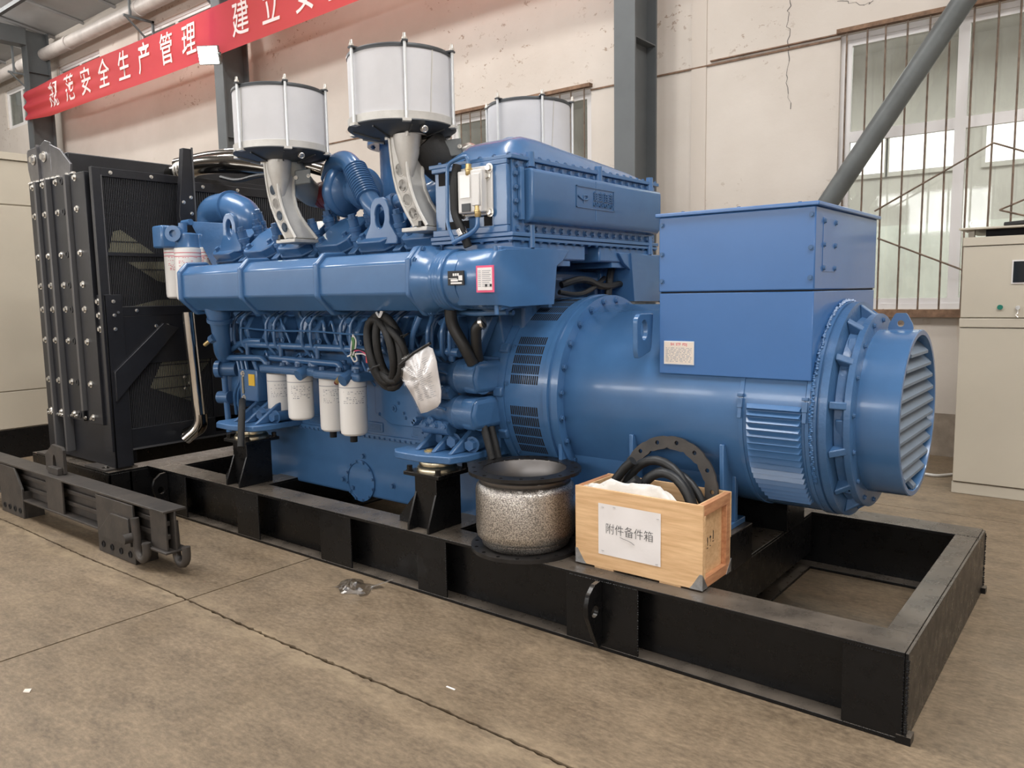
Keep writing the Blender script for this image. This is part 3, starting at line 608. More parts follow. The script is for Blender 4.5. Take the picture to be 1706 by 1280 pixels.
# fan blades seen through the fins
for pl in ([(188, 386), (200, 383), (262, 426), (180, 421)], [(212, 437), (285, 436), (285, 474), (262, 468)], [(222, 510), (262, 500), (320, 498), (320, 514)], [(286, 566), (318, 540), (318, 668), (250, 646)], [(330, 560), (350, 560), (350, 600), (334, 620)]):
    MB().prism([at(a, b, x=FX-.024) for a, b in pl], (.006, 0, 0)).build('fan_blade', 'fan_blade', ra)
cg = MB()
def fins(y0, y1, z0, z1, pitch, x):
    n = int((y1-y0)/pitch)
    for i in range(n+1): cg.box(x-.005, x, y0+i*pitch-.0023, y0+i*pitch+.0023, z0, z1)
fins(-.16, 1.9, 1.53, 2.46, .0128, FX); fins(-.1, 1.2, .56, 1.46, .0128, FX-.002)
cg.build('fins', 'fin', ra, kind='stuff')
gl = MB()
for k in range(9): zz = .62+k*.09; gl.box(FX-.014, FX-.012, -.1, 1.2, zz, zz+.008)
for k in range(8): zz = 1.6+k*.1; gl.box(FX-.014, FX-.012, -.17, 1.9, zz, zz+.008)
gl.build('guard_wires', 'core_dark', ra, kind='stuff')
MB().box(FX-.03, FX+.012, -.23, -.165, .47, 2.52).build('panel_frame', 'radiator_black', ra, bevel=.002); MB().box(FX-.03, FX+.014, -.172, -.162, 1.53, 2.47).build('edge_strip', 'radiator_edge', ra)
MB().box(FX-.03, FX+.012, -.165, 1.94, 2.46, 2.52).build('panel_frame', 'radiator_black', ra, bevel=.002)
MB().box(FX-.03, FX+.012, -.165, 1.94, 1.46, 1.53).build('panel_frame', 'radiator_black', ra, bevel=.002); MB().box(FX-.03, FX+.014, -.2, 1.94, 1.527, 1.533).build('edge_strip', 'radiator_edge', ra)
MB().box(FX-.03, FX+.012, -.165, 1.94, 1.90, 1.925).build('panel_frame', 'radiator_black', ra)
MB().box(FX-.03, FX+.010, -.165, 1.94, 1.10, 1.46).build('blank_panel', 'radiator_black', ra, bevel=.002)
MB().box(FX-.03, FX+.010, .60, 1.94, .50, 1.10).build('blank_panel', 'radiator_black', ra, bevel=.002)
MB().box(FX-.03, FX+.010, -.165, 1.94, .47, .62).build('blank_panel', 'radiator_black', ra, bevel=.002); MB().box(FX-.03, FX+.016, -.2, 1.94, .46, .474).build('edge_strip', 'radiator_edge', ra)
MB().prism([(FX+.012, -.19, 1.06), (FX+.012, -.19, .84), (FX+.012, .32, 1.36), (FX+.012, .20, 1.40)], (.04, 0, 0)).build('brace', 'radiator_black', ra, bevel=.004)
for yy, zz in ((-.12, 1.49), (.02, 1.50), (.55, 1.49), (.16, 1.38), (.25, 1.38), (-.1, 2.49), (.2, 2.49), (.36, .88), (.40, .92), (.36, .97), (.48, 1.02)): inst('bolt', bs, ra, (FX+.013, yy, zz), (1, 0, 0))
# vertical rib plate and the raised second core behind it
MB().prism([(FX+.15, .43, 2.70), (FX+.15, .43, 1.75), (FX+.15, .39, 1.75), (FX+.15, .30, 2.2), (FX+.15, .36, 2.70)], (.05, 0, 0)).build('rib_plate', 'radiator_black', ra, bevel=.003)
MB().box(FX+.196, FX+.206, .425, .437, 1.8, 2.71).build('edge_strip', 'radiator_edge', ra)
for yy, zz in ((.34, 2.3), (.40, 2.34), (.40, 2.22), (.38, 1.95)): inst('bolt', bs, ra, (FX+.201, yy, zz), (1, 0, 0))
MB().box(FX+.02, FX+.10, .44, 1.9, 2.0, 2.44).build('second_core', 'core_dark', ra); 
sf = MB()
for i in range(76): sf.box(FX+.10, FX+.11, .45+i*.019-.004, .45+i*.019+.004, 2.12, 2.40)
sf.build('fins', 'fin', ra, kind='stuff')
MB().box(FX+.02, FX+.12, .44, 1.92, 2.40, 2.47).build('panel_frame', 'radiator_black', ra, bevel=.003); MB().box(FX+.02, FX+.13, .60, 1.25, 1.75, 2.12).build('cover', 'radiator_black', ra, bevel=.006)
for k in range(7): MB().box(FX+.13, FX+.136, .63, 1.22, 1.80+k*.042, 1.812+k*.042).build('grille_bar', 'radiator_edge', ra)
for yy in (.55, .85, 1.2, 1.6): inst('bolt', bs, ra, (FX+.121, yy, 2.44), (1, 0, 0)); inst('bolt', bs, ra, (FX+.121, yy+.03, 2.2), (1, 0, 0))
# top tank and lifting bracket
MB().prism([(-6.2, -.19, 2.50), (-6.2, -.19, 2.68), (-6.2, 1.93, 2.68), (-6.2, 1.93, 2.5)], (.45, 0, 0)).build('top_tank', 'radiator_black', ra, bevel=.008)
MB().prism([(-6.36, -.22, 2.5), (-5.97, -.22, 2.5), (-5.97, -.22, 2.775), (-6.05, -.22, 2.80), (-6.13, -.22, 2.775), (-6.38, -.22, 2.765), (-6.40, -.22, 2.74), (-6.40, -.22, 2.62)], (0, .016, 0)).build('lifting_bracket', 'dark_steel', ra, bevel=.003)
MB().prism([(-5.97, -.22, 2.5), (-5.66, -.22, 2.5), (-5.64, -.22, 2.58), (-5.80, -.22, 2.70), (-5.97, -.22, 2.76)], (0, .016, 0)).build('bracket_gusset', 'dark_steel', ra, bevel=.002)
MB().box(-6.18, -6.16, -.238, -.22, 2.5, 2.78).build('bracket_fold', 'dark_steel', ra)
for xx in (-6.28, -6.08): inst('bolt', bl, ra, (xx, -.222, 2.68), (0, -1, 0), sc_=1.6)
# coolant pipes
MB().tube([(-5.75, .62, 2.60), (-5.35, .62, 2.63), (-4.9, .66, 2.60), (-4.4, .74, 2.50), (-4.2, .85, 2.3)], .07, n=20, rad=.25).build('coolant_pipe', 'dark_chrome', ra)
MB().tube([(-5.9, .75, 2.72), (-5.3, .78, 2.73), (-4.7, .82, 2.66), (-4.2, .95, 2.5)], .045, n=18, rad=.3).build('coolant_pipe', 'dark_chrome', ra)
MB().tube([(-5.0, .60, 2.50), (-4.75, .58, 2.44), (-4.5, .58, 2.46), (-4.25, .62, 2.44)], .016, n=8, rad=.2).build('hose', 'hose_black', ra)
for k in range(4): MB().lathe([(.072, -.008), (.080, -.005), (.080, .005), (.072, .008)], (-5.60+k*.045, .62, 2.612+k*.003), (1, 0, .06), 24).build('hose_clamp', 'zinc', ra)
MB().tube([at(313, 520, x=-5.12), at(334, 710, x=-5.12), at(318, 722, x=-5.2)+Vector((0, -.05, -.04))], .045, n=16, rad=.08).build('drain_pipe', 'chrome', ra)
MB().tube([at(334, 690, x=-5.12), at(336, 712, x=-5.12), at(310, 725, x=-5.22)], .052, n=16, rad=.08).build('pipe_elbow', 'dark_chrome', ra)
# ================================================================== ALTERNATOR
al = thing('alternator', 'big cylindrical blue alternator with square terminal box and louvred end cowl', 'generator', (-1.1, YC, .50))
AX = Vector((1, 0, 0)); AO = lambda x: Vector((x, YC, ZC))
bb = bolt_mesh('blue_cast', .012, .013, .017, 'bolt_blue'); bbs = bolt_mesh('blue_cast', .0085, .009, .012, 'bolt_blue_small'); bbl = bolt_mesh('blue_cast', .019, .022, .026, 'bolt_blue_large')
def polar(a, r, x): a = R(a); return Vector((x, YC-r*math.cos(a), ZC+r*math.sin(a)))   # angle from the aisle side, upwards
body = MB().lathe([(.46, -1.72), (.475, -1.70), (.475, -.50), (.40, -.49)], (0, YC, ZC), AX, 96).build('body', 'blue', al)
# vent band towards the engine with slotted openings
vb = MB().lathe([(.48, -2.05), (.515, -2.05), (.515, -1.79), (.48, -1.79)], (0, YC, ZC), AX, 96).build('vent_band', 'blue', al)
MB().lathe([(.44, -1.79), (.530, -1.79), (.530, -1.765), (.515, -1.762), (.515, -1.745), (.525, -1.742), (.525, -1.705), (.47, -1.70)], (0, YC, ZC), AX, 96).build('flange_ring', 'blue', al)
slots = []
for a0, a1, rows in ((8, 38, 5), (-36, -4, 5), (50, 80, 4), (94, 124, 4)):
    mb = MB(); fr = MB()
    for rI in range(rows):
        b0 = a0+(a1-a0)*(rI+.06)/rows; b1 = a0+(a1-a0)*(rI+.90)/rows
        for c in range(14):
            x0 = -2.012+c*.0129; sh = .0
            q = [polar(b0, .5162, x0+sh), polar(b0, .5162, x0+.0082+sh), polar((b0+b1)/2, .5162, x0+.0082), polar(b1, .5162, x0+.0082), polar(b1, .5162, x0), polar((b0+b1)/2, .5162, x0)]
            mb.add(q, [(0, 1, 2, 5), (5, 2, 3, 4)])
    mb.build('vent_slots', 'core_dark', vb, kind='stuff')
    for c in range(2):   # raised frame strips beside the slots
        pass
for k in range(24): inst('bolt', bb, al, polar(k*15+5, .497, -1.70), (1, 0, 0))
for k in range(16): inst('bolt', bbs, al, polar(k*22.5+8, .516, -2.036), polar(k*22.5+8, 1, 0)-AO(0))
# terminal box
tb = MB().box(-1.169, -.479, .41, 1.334, 1.20, 1.566).build('terminal_box', 'blue_box', al, bevel=.004)
tu = MB().box(-1.171, -.477, .407, 1.337, 1.572, 1.905).build('terminal_cover', 'blue_box', al, bevel=.005); MB().box(-1.164, -.484, .416, 1.328, 1.56, 1.575).build('cover_seam', 'core_dark', al)
MB().box(-1.185, -.462, .393, 1.351, 1.905, 1.922).build('terminal_lid', 'blue_box', al, bevel=.004)
for xx in (-1.155, -.493):
    for zz in (1.62, 1.74, 1.87): inst('bolt', bbs, al, (xx, .407, zz), (0, -1, 0))
for xx in (-1.08, -.82, -.56): inst('bolt', bbs, al, (xx, .46, 1.922), (0, 0, 1))
MB().box(-.477, -.4752, .50, .675, 1.645, 1.865).build('access_cover', 'blue_box', tu, bevel=.002)
for yy in (.512, .662):
    for zz in (1.66, 1.755, 1.85): inst('bolt', bbs, al, (-.4755, yy, zz), (1, 0, 0))
# rating plate
np_ = MB().box(-1.143, -.995, .4065, .41, 1.245, 1.351).build('rating_plate', 'frame_silver', tb)
MB().box(-1.139, -.999, .4055, .4065, 1.249, 1.347).build('plate_face', 'plate_cream', np_)
pt = MB(); r_ = random.Random(4)
for k in range(10):
    z_ = 1.318-k*.0068; x_ = -1.134
    while x_ < -1.008:
        l = .004+r_.random()*.014; pt.box(x_, min(-1.006, x_+l), .4052, .4056, z_, z_+.0026+.001*r_.random()); x_ += l+.003+r_.random()*.008
pt.build('plate_print', 'print_grey', np_, kind='stuff')
text_obj('plate_heading', 'SH  STF  FDJ', .0155, 'print_red', np_, (-1.069, .4053, 1.336), X, Z, bold=.0004, lift=0)
# louvred inspection panel with toggle latches
pa = MB()
for k in range(17):
    a = 7-k*3.55; p0, p1 = polar(a, .477, 0), polar(a-3.2, .477, 0)
    x0, x1 = -.745+.0015*max(0, k-9)**1.6, -.510
    q = [polar(a, .4775, x0), polar(a-1.7, .499, x0+.006), polar(a-3.0, .4775, x0)]
    MB().loft([[polar(a, .470, x0), polar(a, .4775, x0), polar(a-2.2, .497, x0+.008), polar(a-3.1, .4775, x0)], [polar(a, .470, x1), polar(a, .4775, x1), polar(a-2.2, .497, x1-.008), polar(a-3.1, .4775, x1)]]).build('louvre', 'blue', body)
MB().lathe([(.474, -.782), (.4795, -.780), (.4795, -.762), (.474, -.760)], (0, YC, ZC), AX, 60, a0=0, a1=2*math.pi).build('panel_strap', 'blue', al)
MB().lathe([(.474, -.498), (.482, -.496), (.482, -.480), (.474, -.478)], (0, YC, ZC), AX, 60).build('panel_strap', 'blue', al)
for xx in (-.772, -.497):
    n_ = polar(8, 1, 0)-AO(0); t_ = polar(98, 1, 0)-AO(0); c = polar(8, .478, xx)
    lt = MB().obox(c, X, t_, n_, -.012, .012, -.030, .012, 0, .012).build('toggle_latch', 'blue_cast', al, bevel=.002)
    MB().obox(c, X, t_, n_, -.009, .009, -.075, -.028, .003, .010).build('latch_lever', 'blue_cast', lt, bevel=.002); MB().obox(c, X, t_, n_, -.013, .013, .018, .032, 0, .014).build('latch_catch', 'blue_cast', lt, bevel=.002)
# bearing end bracket with ribs and windows
MB().lathe([(.38, -.478), (.482, -.478), (.482, -.452), (.472, -.450), (.472, -.444), (.480, -.442), (.480, -.412), (.45, -.408), (.41, -.405)], (0, YC, ZC), AX, 96).build('end_flange', 'blue_cast', al)
wl = MB(); r_ = random.Random(2)
for i in range(150):
    a = 100-i*.9; c = polar(a, .483+r_.random()*.004, -.474+r_.random()*.008); rr = .006+r_.random()*.004
    wl.add([c+Vector(v)*rr for v in ((1, 0, 0), (-1, 0, 0), (0, 1, 0), (0, -1, 0), (0, 0, 1), (0, 0, -1))], [(0, 2, 4), (2, 1, 4), (1, 3, 4), (3, 0, 4), (2, 0, 5), (1, 2, 5), (3, 1, 5), (0, 3, 5)])
wl.build('weld_bead', 'blue', al, kind='stuff')
MB().lathe([(.40, -.412), (.415, -.40), (.405, -.36), (.395, -.35)], (0, YC, ZC), AX, 96).build('end_drum', 'blue_cast', al)
MB().lathe([(.36, -.360), (.428, -.360), (.428, -.335), (.42, -.332), (.36, -.330)], (0, YC, ZC), AX, 96).build('inner_flange', 'blue_cast', al)
for k in range(14):
    a = k*360/14+9; n_ = polar(a, 1, 0)-AO(0); t_ = polar(a+90, 1, 0)-AO(0)
    MB().prism([polar(a, .405, -.408)-t_*.016, polar(a, .470, -.408)-t_*.016, polar(a, .424, -.345)-t_*.016, polar(a, .40, -.345)-t_*.016], t_*.032).build('rib', 'blue_cast', al, bevel=.005)
    if k % 2: MB().obox(polar(a+12.8, .40, -.378), X, t_, n_, -.016, .016, -.04, .04, 0, .014).build('pad', 'blue_cast', al, bevel=.004)
for k in range(16): inst('bolt', bbs, al, polar(k*22.5+4, .40, -.330), (1, 0, 0))
# louvred end cowl
cw = MB().lathe([(.345, -.335), (.360, -.335), (.360, -.172), (.356, -.168), (.337, -.168), (.335, -.172), (.335, -.335)], (0, YC, ZC), AX, 96).build('end_cowl', 'blue', al)
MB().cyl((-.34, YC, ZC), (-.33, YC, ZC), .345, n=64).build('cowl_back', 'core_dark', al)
for k in range(11):
    zz = ZC-.29+k*.058; hw = math.sqrt(max(.0004, .333**2-(zz-ZC)**2)); hw2 = math.sqrt(max(.0004, .333**2-min(.332, abs(zz-.045-ZC))**2)); h_ = min(hw, hw2)
    MB().prism([(-.235, YC-h_, zz+.020), (-.178, YC-h_, zz-.042), (-.172, YC-h_, zz-.040), (-.172, YC-h_, zz-.028), (-.229, YC-h_, zz+.030)], (0, 2*h_, 0)).build('cowl_slat', 'blue_slat', cw)
lc = Vector((-.252, YC-.006, ZC+.385))
MB().holed(star_loop(lc, X, Z, [(-.052, -.03), (.052, -.03), (.046, .0), (.022, .045), (-.022, .045), (-.046, 0)], 32), round_loop(lc, X, Z, .014, 32), (0, .012, 0)).build('cowl_eye', 'blue', al)
# lifting eye on the body flank, feet and gussets
MB().prism([(-1.275, .44, 1.475), (-1.255, .42, 1.475), (-1.255, .36, 1.46), (-1.275, .36, 1.46)], (0, 0, 0.001)).build('eye_pad', 'blue', al)
ec = Vector((-1.25, .36, 1.40))
MB().holed(star_loop(ec, Y, Z, [(.10, .075), (-.03, .075), (-.055, .05), (-.055, -.10), (-.04, -.13), (.08, -.10)], 40), round_loop(ec+Vector((0, .012, 0)), Y, Z, .03, 40, .045), (.025, 0, 0)).build('lifting_eye', 'blue', al, bevel=.004)
for s_ in (1, -1):
    f = lambda y: y if s_ > 0 else 2*YC-y
    a, b = sorted((f(.40), f(.62))); MB().box(-1.72, -.83, a, b, .50, .53).build('foot_plate', 'blue', al, bevel=.004)
    a, b = sorted((f(.50), f(.53))); MB().box(-1.72, -.83, a, b, .53, .80).build('foot_web', 'blue', al, bevel=.004)
    for xx in (-1.735, -1.32, -.865):
        MB().prism([(xx, f(.405), .53), (xx, f(.56), .53), (xx, f(.56), .74), (xx, f(.41), .90), (xx, f(.395), .90)], (.02, 0, 0)).build('foot_gusset', 'blue', al, bevel=.003)

# ================================================================== ENGINE
en = thing('diesel_engine', 'large blue V engine with three air filter drums and intercooler on top', 'engine', (-3.3, YC, .69))
MIR = lambda y: 2*YC-y
# sump, crankcase, V block
sump = MB().box(-4.36, -2.22, .42, 1.324, .30, .705).build('oil_sump', 'blue', en, bevel=.02, seg=3)
cc = MB().box(-4.48, -2.12, .40, 1.344, .70, 1.24).build('crankcase', 'blue', en, bevel=.008)
MB().box(-4.40, -2.18, .388, 1.356, .695, .725).build('sump_rail', 'blue', en, bevel=.004)
for i in range(36): inst('bolt', bbs, en, (-3.86+i*.046, .388, .703), (0, -1, 0), sc_=.9)
blk = MB().prism([(-4.46, .45, 1.2), (-4.46, .40, 1.42), (-4.46, .36, 1.62), (-4.46, .60, 1.90), (-4.46, YC, 1.62), (-4.46, MIR(.60), 1.90), (-4.46, MIR(.36), 1.62), (-4.46, MIR(.40), 1.42), (-4.46, MIR(.45), 1.2)], (2.36, 0, 0)).build('cylinder_block', 'blue_cast', en, bevel=.008)
ccv = Vector((-3.30, .42, .40))
MB().lathe([(.135, 0), (.135, .012), (.118, .013), (.116, .006), (.001, .006)], ccv, (0, -1, 0), 48).build('inspection_cover', 'blue', sump)
for k in range(12): a = k*math.pi/6+.2; inst('bolt', bbs, en, ccv+Vector((.126*math.cos(a), -.012, .126*math.sin(a))), (0, -1, 0))
for px_, py_ in ((573, 798), (590, 812), (606, 760), (655, 810)): inst('bolt', bbl, en, at(px_, py_, y=.42), (0, -1, 0), sc_=.8)
# raised and recessed pads on the crankcase side
for x0, x1, z0, z1 in ((-3.78, -3.05, .74, .80), (-2.80, -2.45, .74, .85)):
    MB().box(x0, x1, .392, .40, z0, z1).build('side_pad', 'blue', cc, bevel=.006)
    MB().box(x0+.015, x1-.015, .389, .393, z0+.012, z1-.012).build('pad_recess', 'blue_cast', cc, bevel=.003)
MB().prism([(-3.10, .40, 1.15), (-3.10, .40, .86), (-2.96, .40, .80), (-2.62, .40, .80), (-2.62, .40, 1.15)], (0, -.016, 0)).build('side_cover', 'blue', cc, bevel=.005)
for px_, py_ in ((656, 680), (664, 672), (673, 689), (632, 690), (676, 697)): inst('bolt', bbs, en, at(px_, py_, y=.384), (0, -1, 0))
MB().lathe([(.022, 0), (.022, .006), (.012, .006), (.012, -.004), (.001, -.004)], at(657, 681, y=.384), (0, -1, 0), 20).build('plug', 'blue_cast', cc)
# cylinder heads with rocker covers, six a bank
TA = R(41); HU = X
for bank in (0, 1):
    hv = Vector((0, math.cos(TA), math.sin(TA))) if not bank else Vector((0, -math.cos(TA), math.sin(TA)))
    hn = Vector((0, -math.sin(TA), math.cos(TA))) if not bank else Vector((0, math.sin(TA), math.cos(TA)))
    for i in range(6):
        o_ = Vector((-4.62+i*.385, .28 if not bank else MIR(.28), 1.845))
        hd = MB().obox(o_, X, hv, hn, -.01, .34, -.03, .30, -.36, -.05).build('cylinder_head', 'blue_cast', en, bevel=.01)
        poly = [(.0, .02), (.03, 0), (.23, 0), (.29, .05), (.30, .24), (.24, .28), (.06, .28), (.0, .20)]
        cv = MB().prism([o_+X*a+hv*b-hn*.05 for a, b in poly], hn*.105).build('rocker_cover', 'blue', hd, bevel=.008)
        MB().prism([o_+X*a+hv*b-hn*.012 for a, b in [(-.012, .015), (.025, -.012), (.235, -.012), (.302, .045), (.312, .245), (.245, .292), (.055, .292), (-.012, .205)]], hn*.012).build('cover_flange', 'blue_cast', hd, bevel=.003)
        if bank: continue
        for a, b in ((.05, .05), (.24, .09)): inst('bolt', bbl, hd, o_+X*a+hv*b+hn*.055, hn)
        for (a, b, h_) in ((.335, .07, .15), (.338, .25, .16), (-.03, .20, .12)):
            st = MB(); q = o_+X*a+hv*b; st.lathe([(.050, -.16), (.046, -.04), (.036, -.03), (.036, .02), (.043, .024), (.043, .045), (.034, .05), (.034, .075), (.038, .078), (.038, .10), (.030, .104), (.030, h_)], q, hn*.55+Z*.75, 14); st.build('injector_post', 'blue', hd)
            ax_ = (hn*.55+Z*.75).normalized(); inst('bolt', bbl, hd, q+ax_*h_, ax_, sc_=1.25)
        MB().obox(o_+X*.335+hv*.02, X, hv, hn, -.03, .03, -.04, .03, -.1, .0).build('clamp', 'blue_cast', hd, bevel=.006)
# coolant rail along the bank: faceted casting in three lengths
RS = [(-.025, 1.745), (.03, 1.800), (.16, 1.805), (.21, 1.74), (.21, 1.56), (.17, 1.50), (.075, 1.495), (-.025, 1.585)]
def rail(front):
    f = (lambda y: y) if front else MIR
    rl = None; xs = [-4.55, -3.83, -3.08, -2.34]
    for i in range(3):
        p = MB().prism([(xs[i], f(a), b) for a, b in RS], (xs[i+1]-xs[i], 0, 0)).build('coolant_rail', 'blue', en, bevel=.010, seg=3); rl = rl or p
    cy, cz = .095, 1.65
    for i, xx in enumerate(xs):
        MB().prism([(xx-.018, f(cy+(a-cy)*1.17), cz+(b-cz)*1.17) for a, b in RS], (.036, 0, 0)).build('rail_flange', 'blue', en, bevel=.012, seg=3)
    MB().prism([(-2.315, f(cy+(a-cy)*1.13), cz+(b-cz)*1.13) for a, b in RS], (.02, 0, 0)).build('rail_flange', 'blue', en, bevel=.006)
    # round outlet with ripples, rounded elbow into the intercooler duct
    prof = [(.10, -2.30), (.170, -2.295), (.156, -2.265), (.148, -2.19), (.152, -2.18), (.147, -2.17), (.152, -2.16), (.147, -2.15), (.152, -2.14), (.147, -2.13), (.153, -2.115), (.153, -2.10), (.142, -2.098), (.142, -2.02), (.10, -2.02)]
    MB().lathe(prof, (0, f(cy), cz), X, 48).build('rail_outlet', 'blue', en)
    MB().loft([[(-2.05+t, f(a), b) for a, b in [(-.045+e, 1.60), (-.045+e, 1.70), (-.005+e, 1.775), (.08, 1.795-e*.3), (.5, 1.80), (.46, 1.52), (.1, 1.505+e*.3), (-.005+e, 1.525)]] for t, e in ((0, .02), (.05, .004), (.18, 0), (.235, .012), (.255, .035))]).build('outlet_elbow', 'blue', en, sharp=50)
    MB().prism([(-1.828, f(.05), 1.80), (-1.828, f(.62), 1.80), (-1.828, f(.56), 1.74), (-1.828, f(.44), 1.68), (-1.828, f(.2), 1.52), (-1.828, f(.05), 1.50)], (.022, 0, 0)).build('duct_cheek', 'blue', en, bevel=.004)
    MB().cyl((-1.82, f(.028), 1.48), (-1.82, f(.028), 1.80), .011, n=10).build('drain_rod', 'blue', en)
    for k, (yy, zz) in enumerate(RS): inst('bolt', bb, en, (-2.295, f(cy+(yy-cy)*1.06), cz+(zz-cz)*1.06), (1, 0, 0))
    return rl
rail(True); rail(False)
# labels on the outlet
def on_drum(px_, py_): return at(px_, py_, y=-.048)
p0, p1 = on_drum(747, 452), on_drum(774, 475)
nm = MB().box(p0.x, p1.x, -.054, -.048, p1.z, p0.z).build('engine_plate', 'print_black', en)
MB().box(p0.x+.008, p0.x+.06, -.0552, -.054, p1.z+.03, p0.z-.035).build('plate_field', 'white_can', nm); MB().box(p0.x+.07, p1.x-.008, -.0552, -.054, p1.z+.022, p0.z-.022).build('plate_field', 'white_can', nm); MB().box(p0.x+.02, p1.x-.012, -.0552, -.054, p1.z+.006, p1.z+.014).build('plate_field', 'white_can', nm); MB().box(p0.x+.02, p0.x+.066, -.0552, -.054, p1.z+.018, p1.z+.028).build('plate_field', 'white_can', nm)
for k in range(3): MB().box(p0.x+.034+k*.014, p0.x+.044+k*.014, -.0552, -.054, p0.z-.024, p0.z-.012).build('plate_mark', 'white_can', nm)
p0, p1 = on_drum(794, 443), on_drum(824, 487)
sd = MB().box(p0.x, p1.x, -.053, -.048, p1.z, p0.z).build('warning_label', 'pink_red', en); MB().box(p0.x+.009, p1.x-.009, -.0545, -.053, p1.z+.010, p0.z-.010).build('label_face', 'paper', sd)
lw = MB(); r_ = random.Random(8)
for k in range(9):
    z_ = p0.z-.026-k*.0088
    lw.box(p0.x+.013, p0.x+.03, -.055, -.0545, z_, z_+.003); lw.box(p0.x+.038, p1.x-.013-.012*r_.random(), -.055, -.0545, z_, z_+.003)
lw.build('label_print', 'print_grey', sd, kind='stuff')
for dx in (.055, .083): MB().box(p0.x+dx, p0.x+dx+.012, -.0555, -.0545, p1.z+.026, p1.z+.038).build('label_mark', 'print_black', sd)
fp = at(1078, 462, y=1.79); MB().box(-1.93, -1.85, MIR(-.048), MIR(-.052), 1.57, 1.72).build('warning_label', 'paper', en)
# intercooler over the flywheel end
IX0, IX1, IY0, IY1 = -2.33, -1.835, .165, 1.579
ic = MB().box(IX0, IX1, IY0, IY1, 1.872, 2.215).build('intercooler', 'blue', en, bevel=.006)
MB().box(IX0-.02, IX1+.03, IY0-.022, IY1+.022, 2.215, 2.235).build('top_flange', 'blue', ic, bevel=.003)
MB().box(IX0-.02, IX1+.03, IY0-.022, IY1+.022, 1.852, 1.872).build('bottom_flange', 'blue', ic, bevel=.003); MB().box(IX0-.02, IX1+.024, IY0-.018, IY1+.018, 1.832, 1.850).build('bottom_flange', 'blue', ic, bevel=.003)
def domeh(s_, t):
    H = [(0, 0), (.04, .05), (.10, .105), (.17, .135), (.26, .135), (.4, .118), (.58, .098), (.75, .08), (.88, .062), (.96, .032), (1, 0)]
    for (a, b), (c, d) in zip(H, H[1:]):
        if a <= t <= c: h_ = b+(d-b)*(t-a)/(c-a)
    e = min(s_, 1-s_)/.28; e = 1 if e >= 1 else math.sin(e*math.pi/2)
    return h_*e
MB().grid(lambda s_, t: (IX0-.0+(IX1-IX0+.01)*s_, IY0+(IY1-IY0)*t, 2.234+domeh(s_, t)), 24, 48).build('dome_cover', 'blue', ic, sharp=70)
lg = MB().prism([(IX1, .25, 2.178), (-1.775, .25, 2.178), (-1.762, .25, 2.165), (-1.762, .25, 1.955), (-1.782, .25, 1.925), (IX1, .25, 1.915)], (0, 1.30, 0)).build('side_cover', 'blue', ic, bevel=.012, seg=3)
MB().box(IX1, IX1+.012, IY0+.002, IY1, 1.874, 2.214).build('cover_flange', 'blue', ic, bevel=.002)
MB().box(IX1+.012, IX1+.035, .205, .235, 1.93, 2.18).build('cover_bar', 'blue', ic, bevel=.004)
MB().box(-1.7625, -1.7605, .81, .816, 1.96, 2.165).build('cover_joint', 'blue', ic)
for xx, yy in ((-1.80, .30), (-1.80, .92), (-1.80, 1.50)):
    MB().cyl((IX1+.02, yy, 2.16 if yy > .35 else 2.19), (IX1+.02, yy, 2.26), .024, .020, n=16).build('boss', 'blue', ic)
for yy in (.30, 1.50): MB().cyl((IX1+.022, yy, 1.80), (IX1+.022, yy, 1.91), .018, n=14).build('boss', 'blue', ic)
for i in range(19):
    yy = .20+i*.0745
    inst('bolt', bb, ic, (IX1+.012, yy, 2.196), (1, 0, 0)); inst('bolt', bb, ic, (IX1+.012, yy, 1.893), (1, 0, 0)); inst('bolt', bbs, ic, (IX1+.018, yy+.03, 2.235), (0, 0, 1)); inst('bolt', bbs, ic, (IX1+.018, yy+.03, 1.832), (0, 0, -1))
for zz in (1.955, 2.02, 2.085, 2.15): inst('bolt', bb, ic, (IX1+.012, .187, zz), (1, 0, 0)); inst('bolt', bb, ic, (IX1+.012, 1.567, zz), (1, 0, 0))
for i in range(6): inst('bolt', bbs, ic, (-2.28+i*.09, IY0-.012, 2.235), (0, 0, 1)); inst('bolt', bbs, ic, (-2.28+i*.09, IY0-.010, 1.832), (0, 0, -1))
# embossed emblem frame with swoosh and worn characters
ex, y0, y1, z0, z1 = -1.7605, at(960, 308, x=-1.76).y, at(1023, 320, x=-1.76).y, at(960, 345, x=-1.76).z, at(960, 308, x=-1.76).z
em = MB().box(ex, ex+.003, y0, y1, z1-.005, z1).box(ex, ex+.003, y0, y1, z0, z0+.005).box(ex, ex+.003, y0, y0+.006, z0, z1).box(ex, ex+.003, y1-.005, y1, z0, z1).build('emblem_frame', 'blue_cast', ic)
sw = [Vector((ex+.002, y0+.014+.10*t, z0+.062-.02*math.sin(t*2.6)+.0*t)) for t in [k/8 for k in range(9)]]
MB().tube(sw, .0035, n=6).build('emblem_swoosh', 'blue_cast', em); MB().tube([(ex+.002, y0+.072, z0+.026), (ex+.002, y0+.072, z0+.064), (ex+.002, y0+.105, z0+.066), (ex+.002, y0+.105, z0+.05)], .003, n=6).build('emblem_stroke', 'blue_cast', em)
gl = MB(); r_ = random.Random(12)
for k in range(4):
    yy = y0+.165+k*.052
    for q in range(4): gl.box(ex, ex+.004, yy, yy+.040, z0+.046+q*.0125, z0+.050+q*.0125)
    gl.box(ex, ex+.004, yy+.008+.01*(k % 2), yy+.014+.01*(k % 2), z0+.046, z0+.094); gl.box(ex, ex+.004, yy+.032, yy+.037, z0+.046, z0+.086)
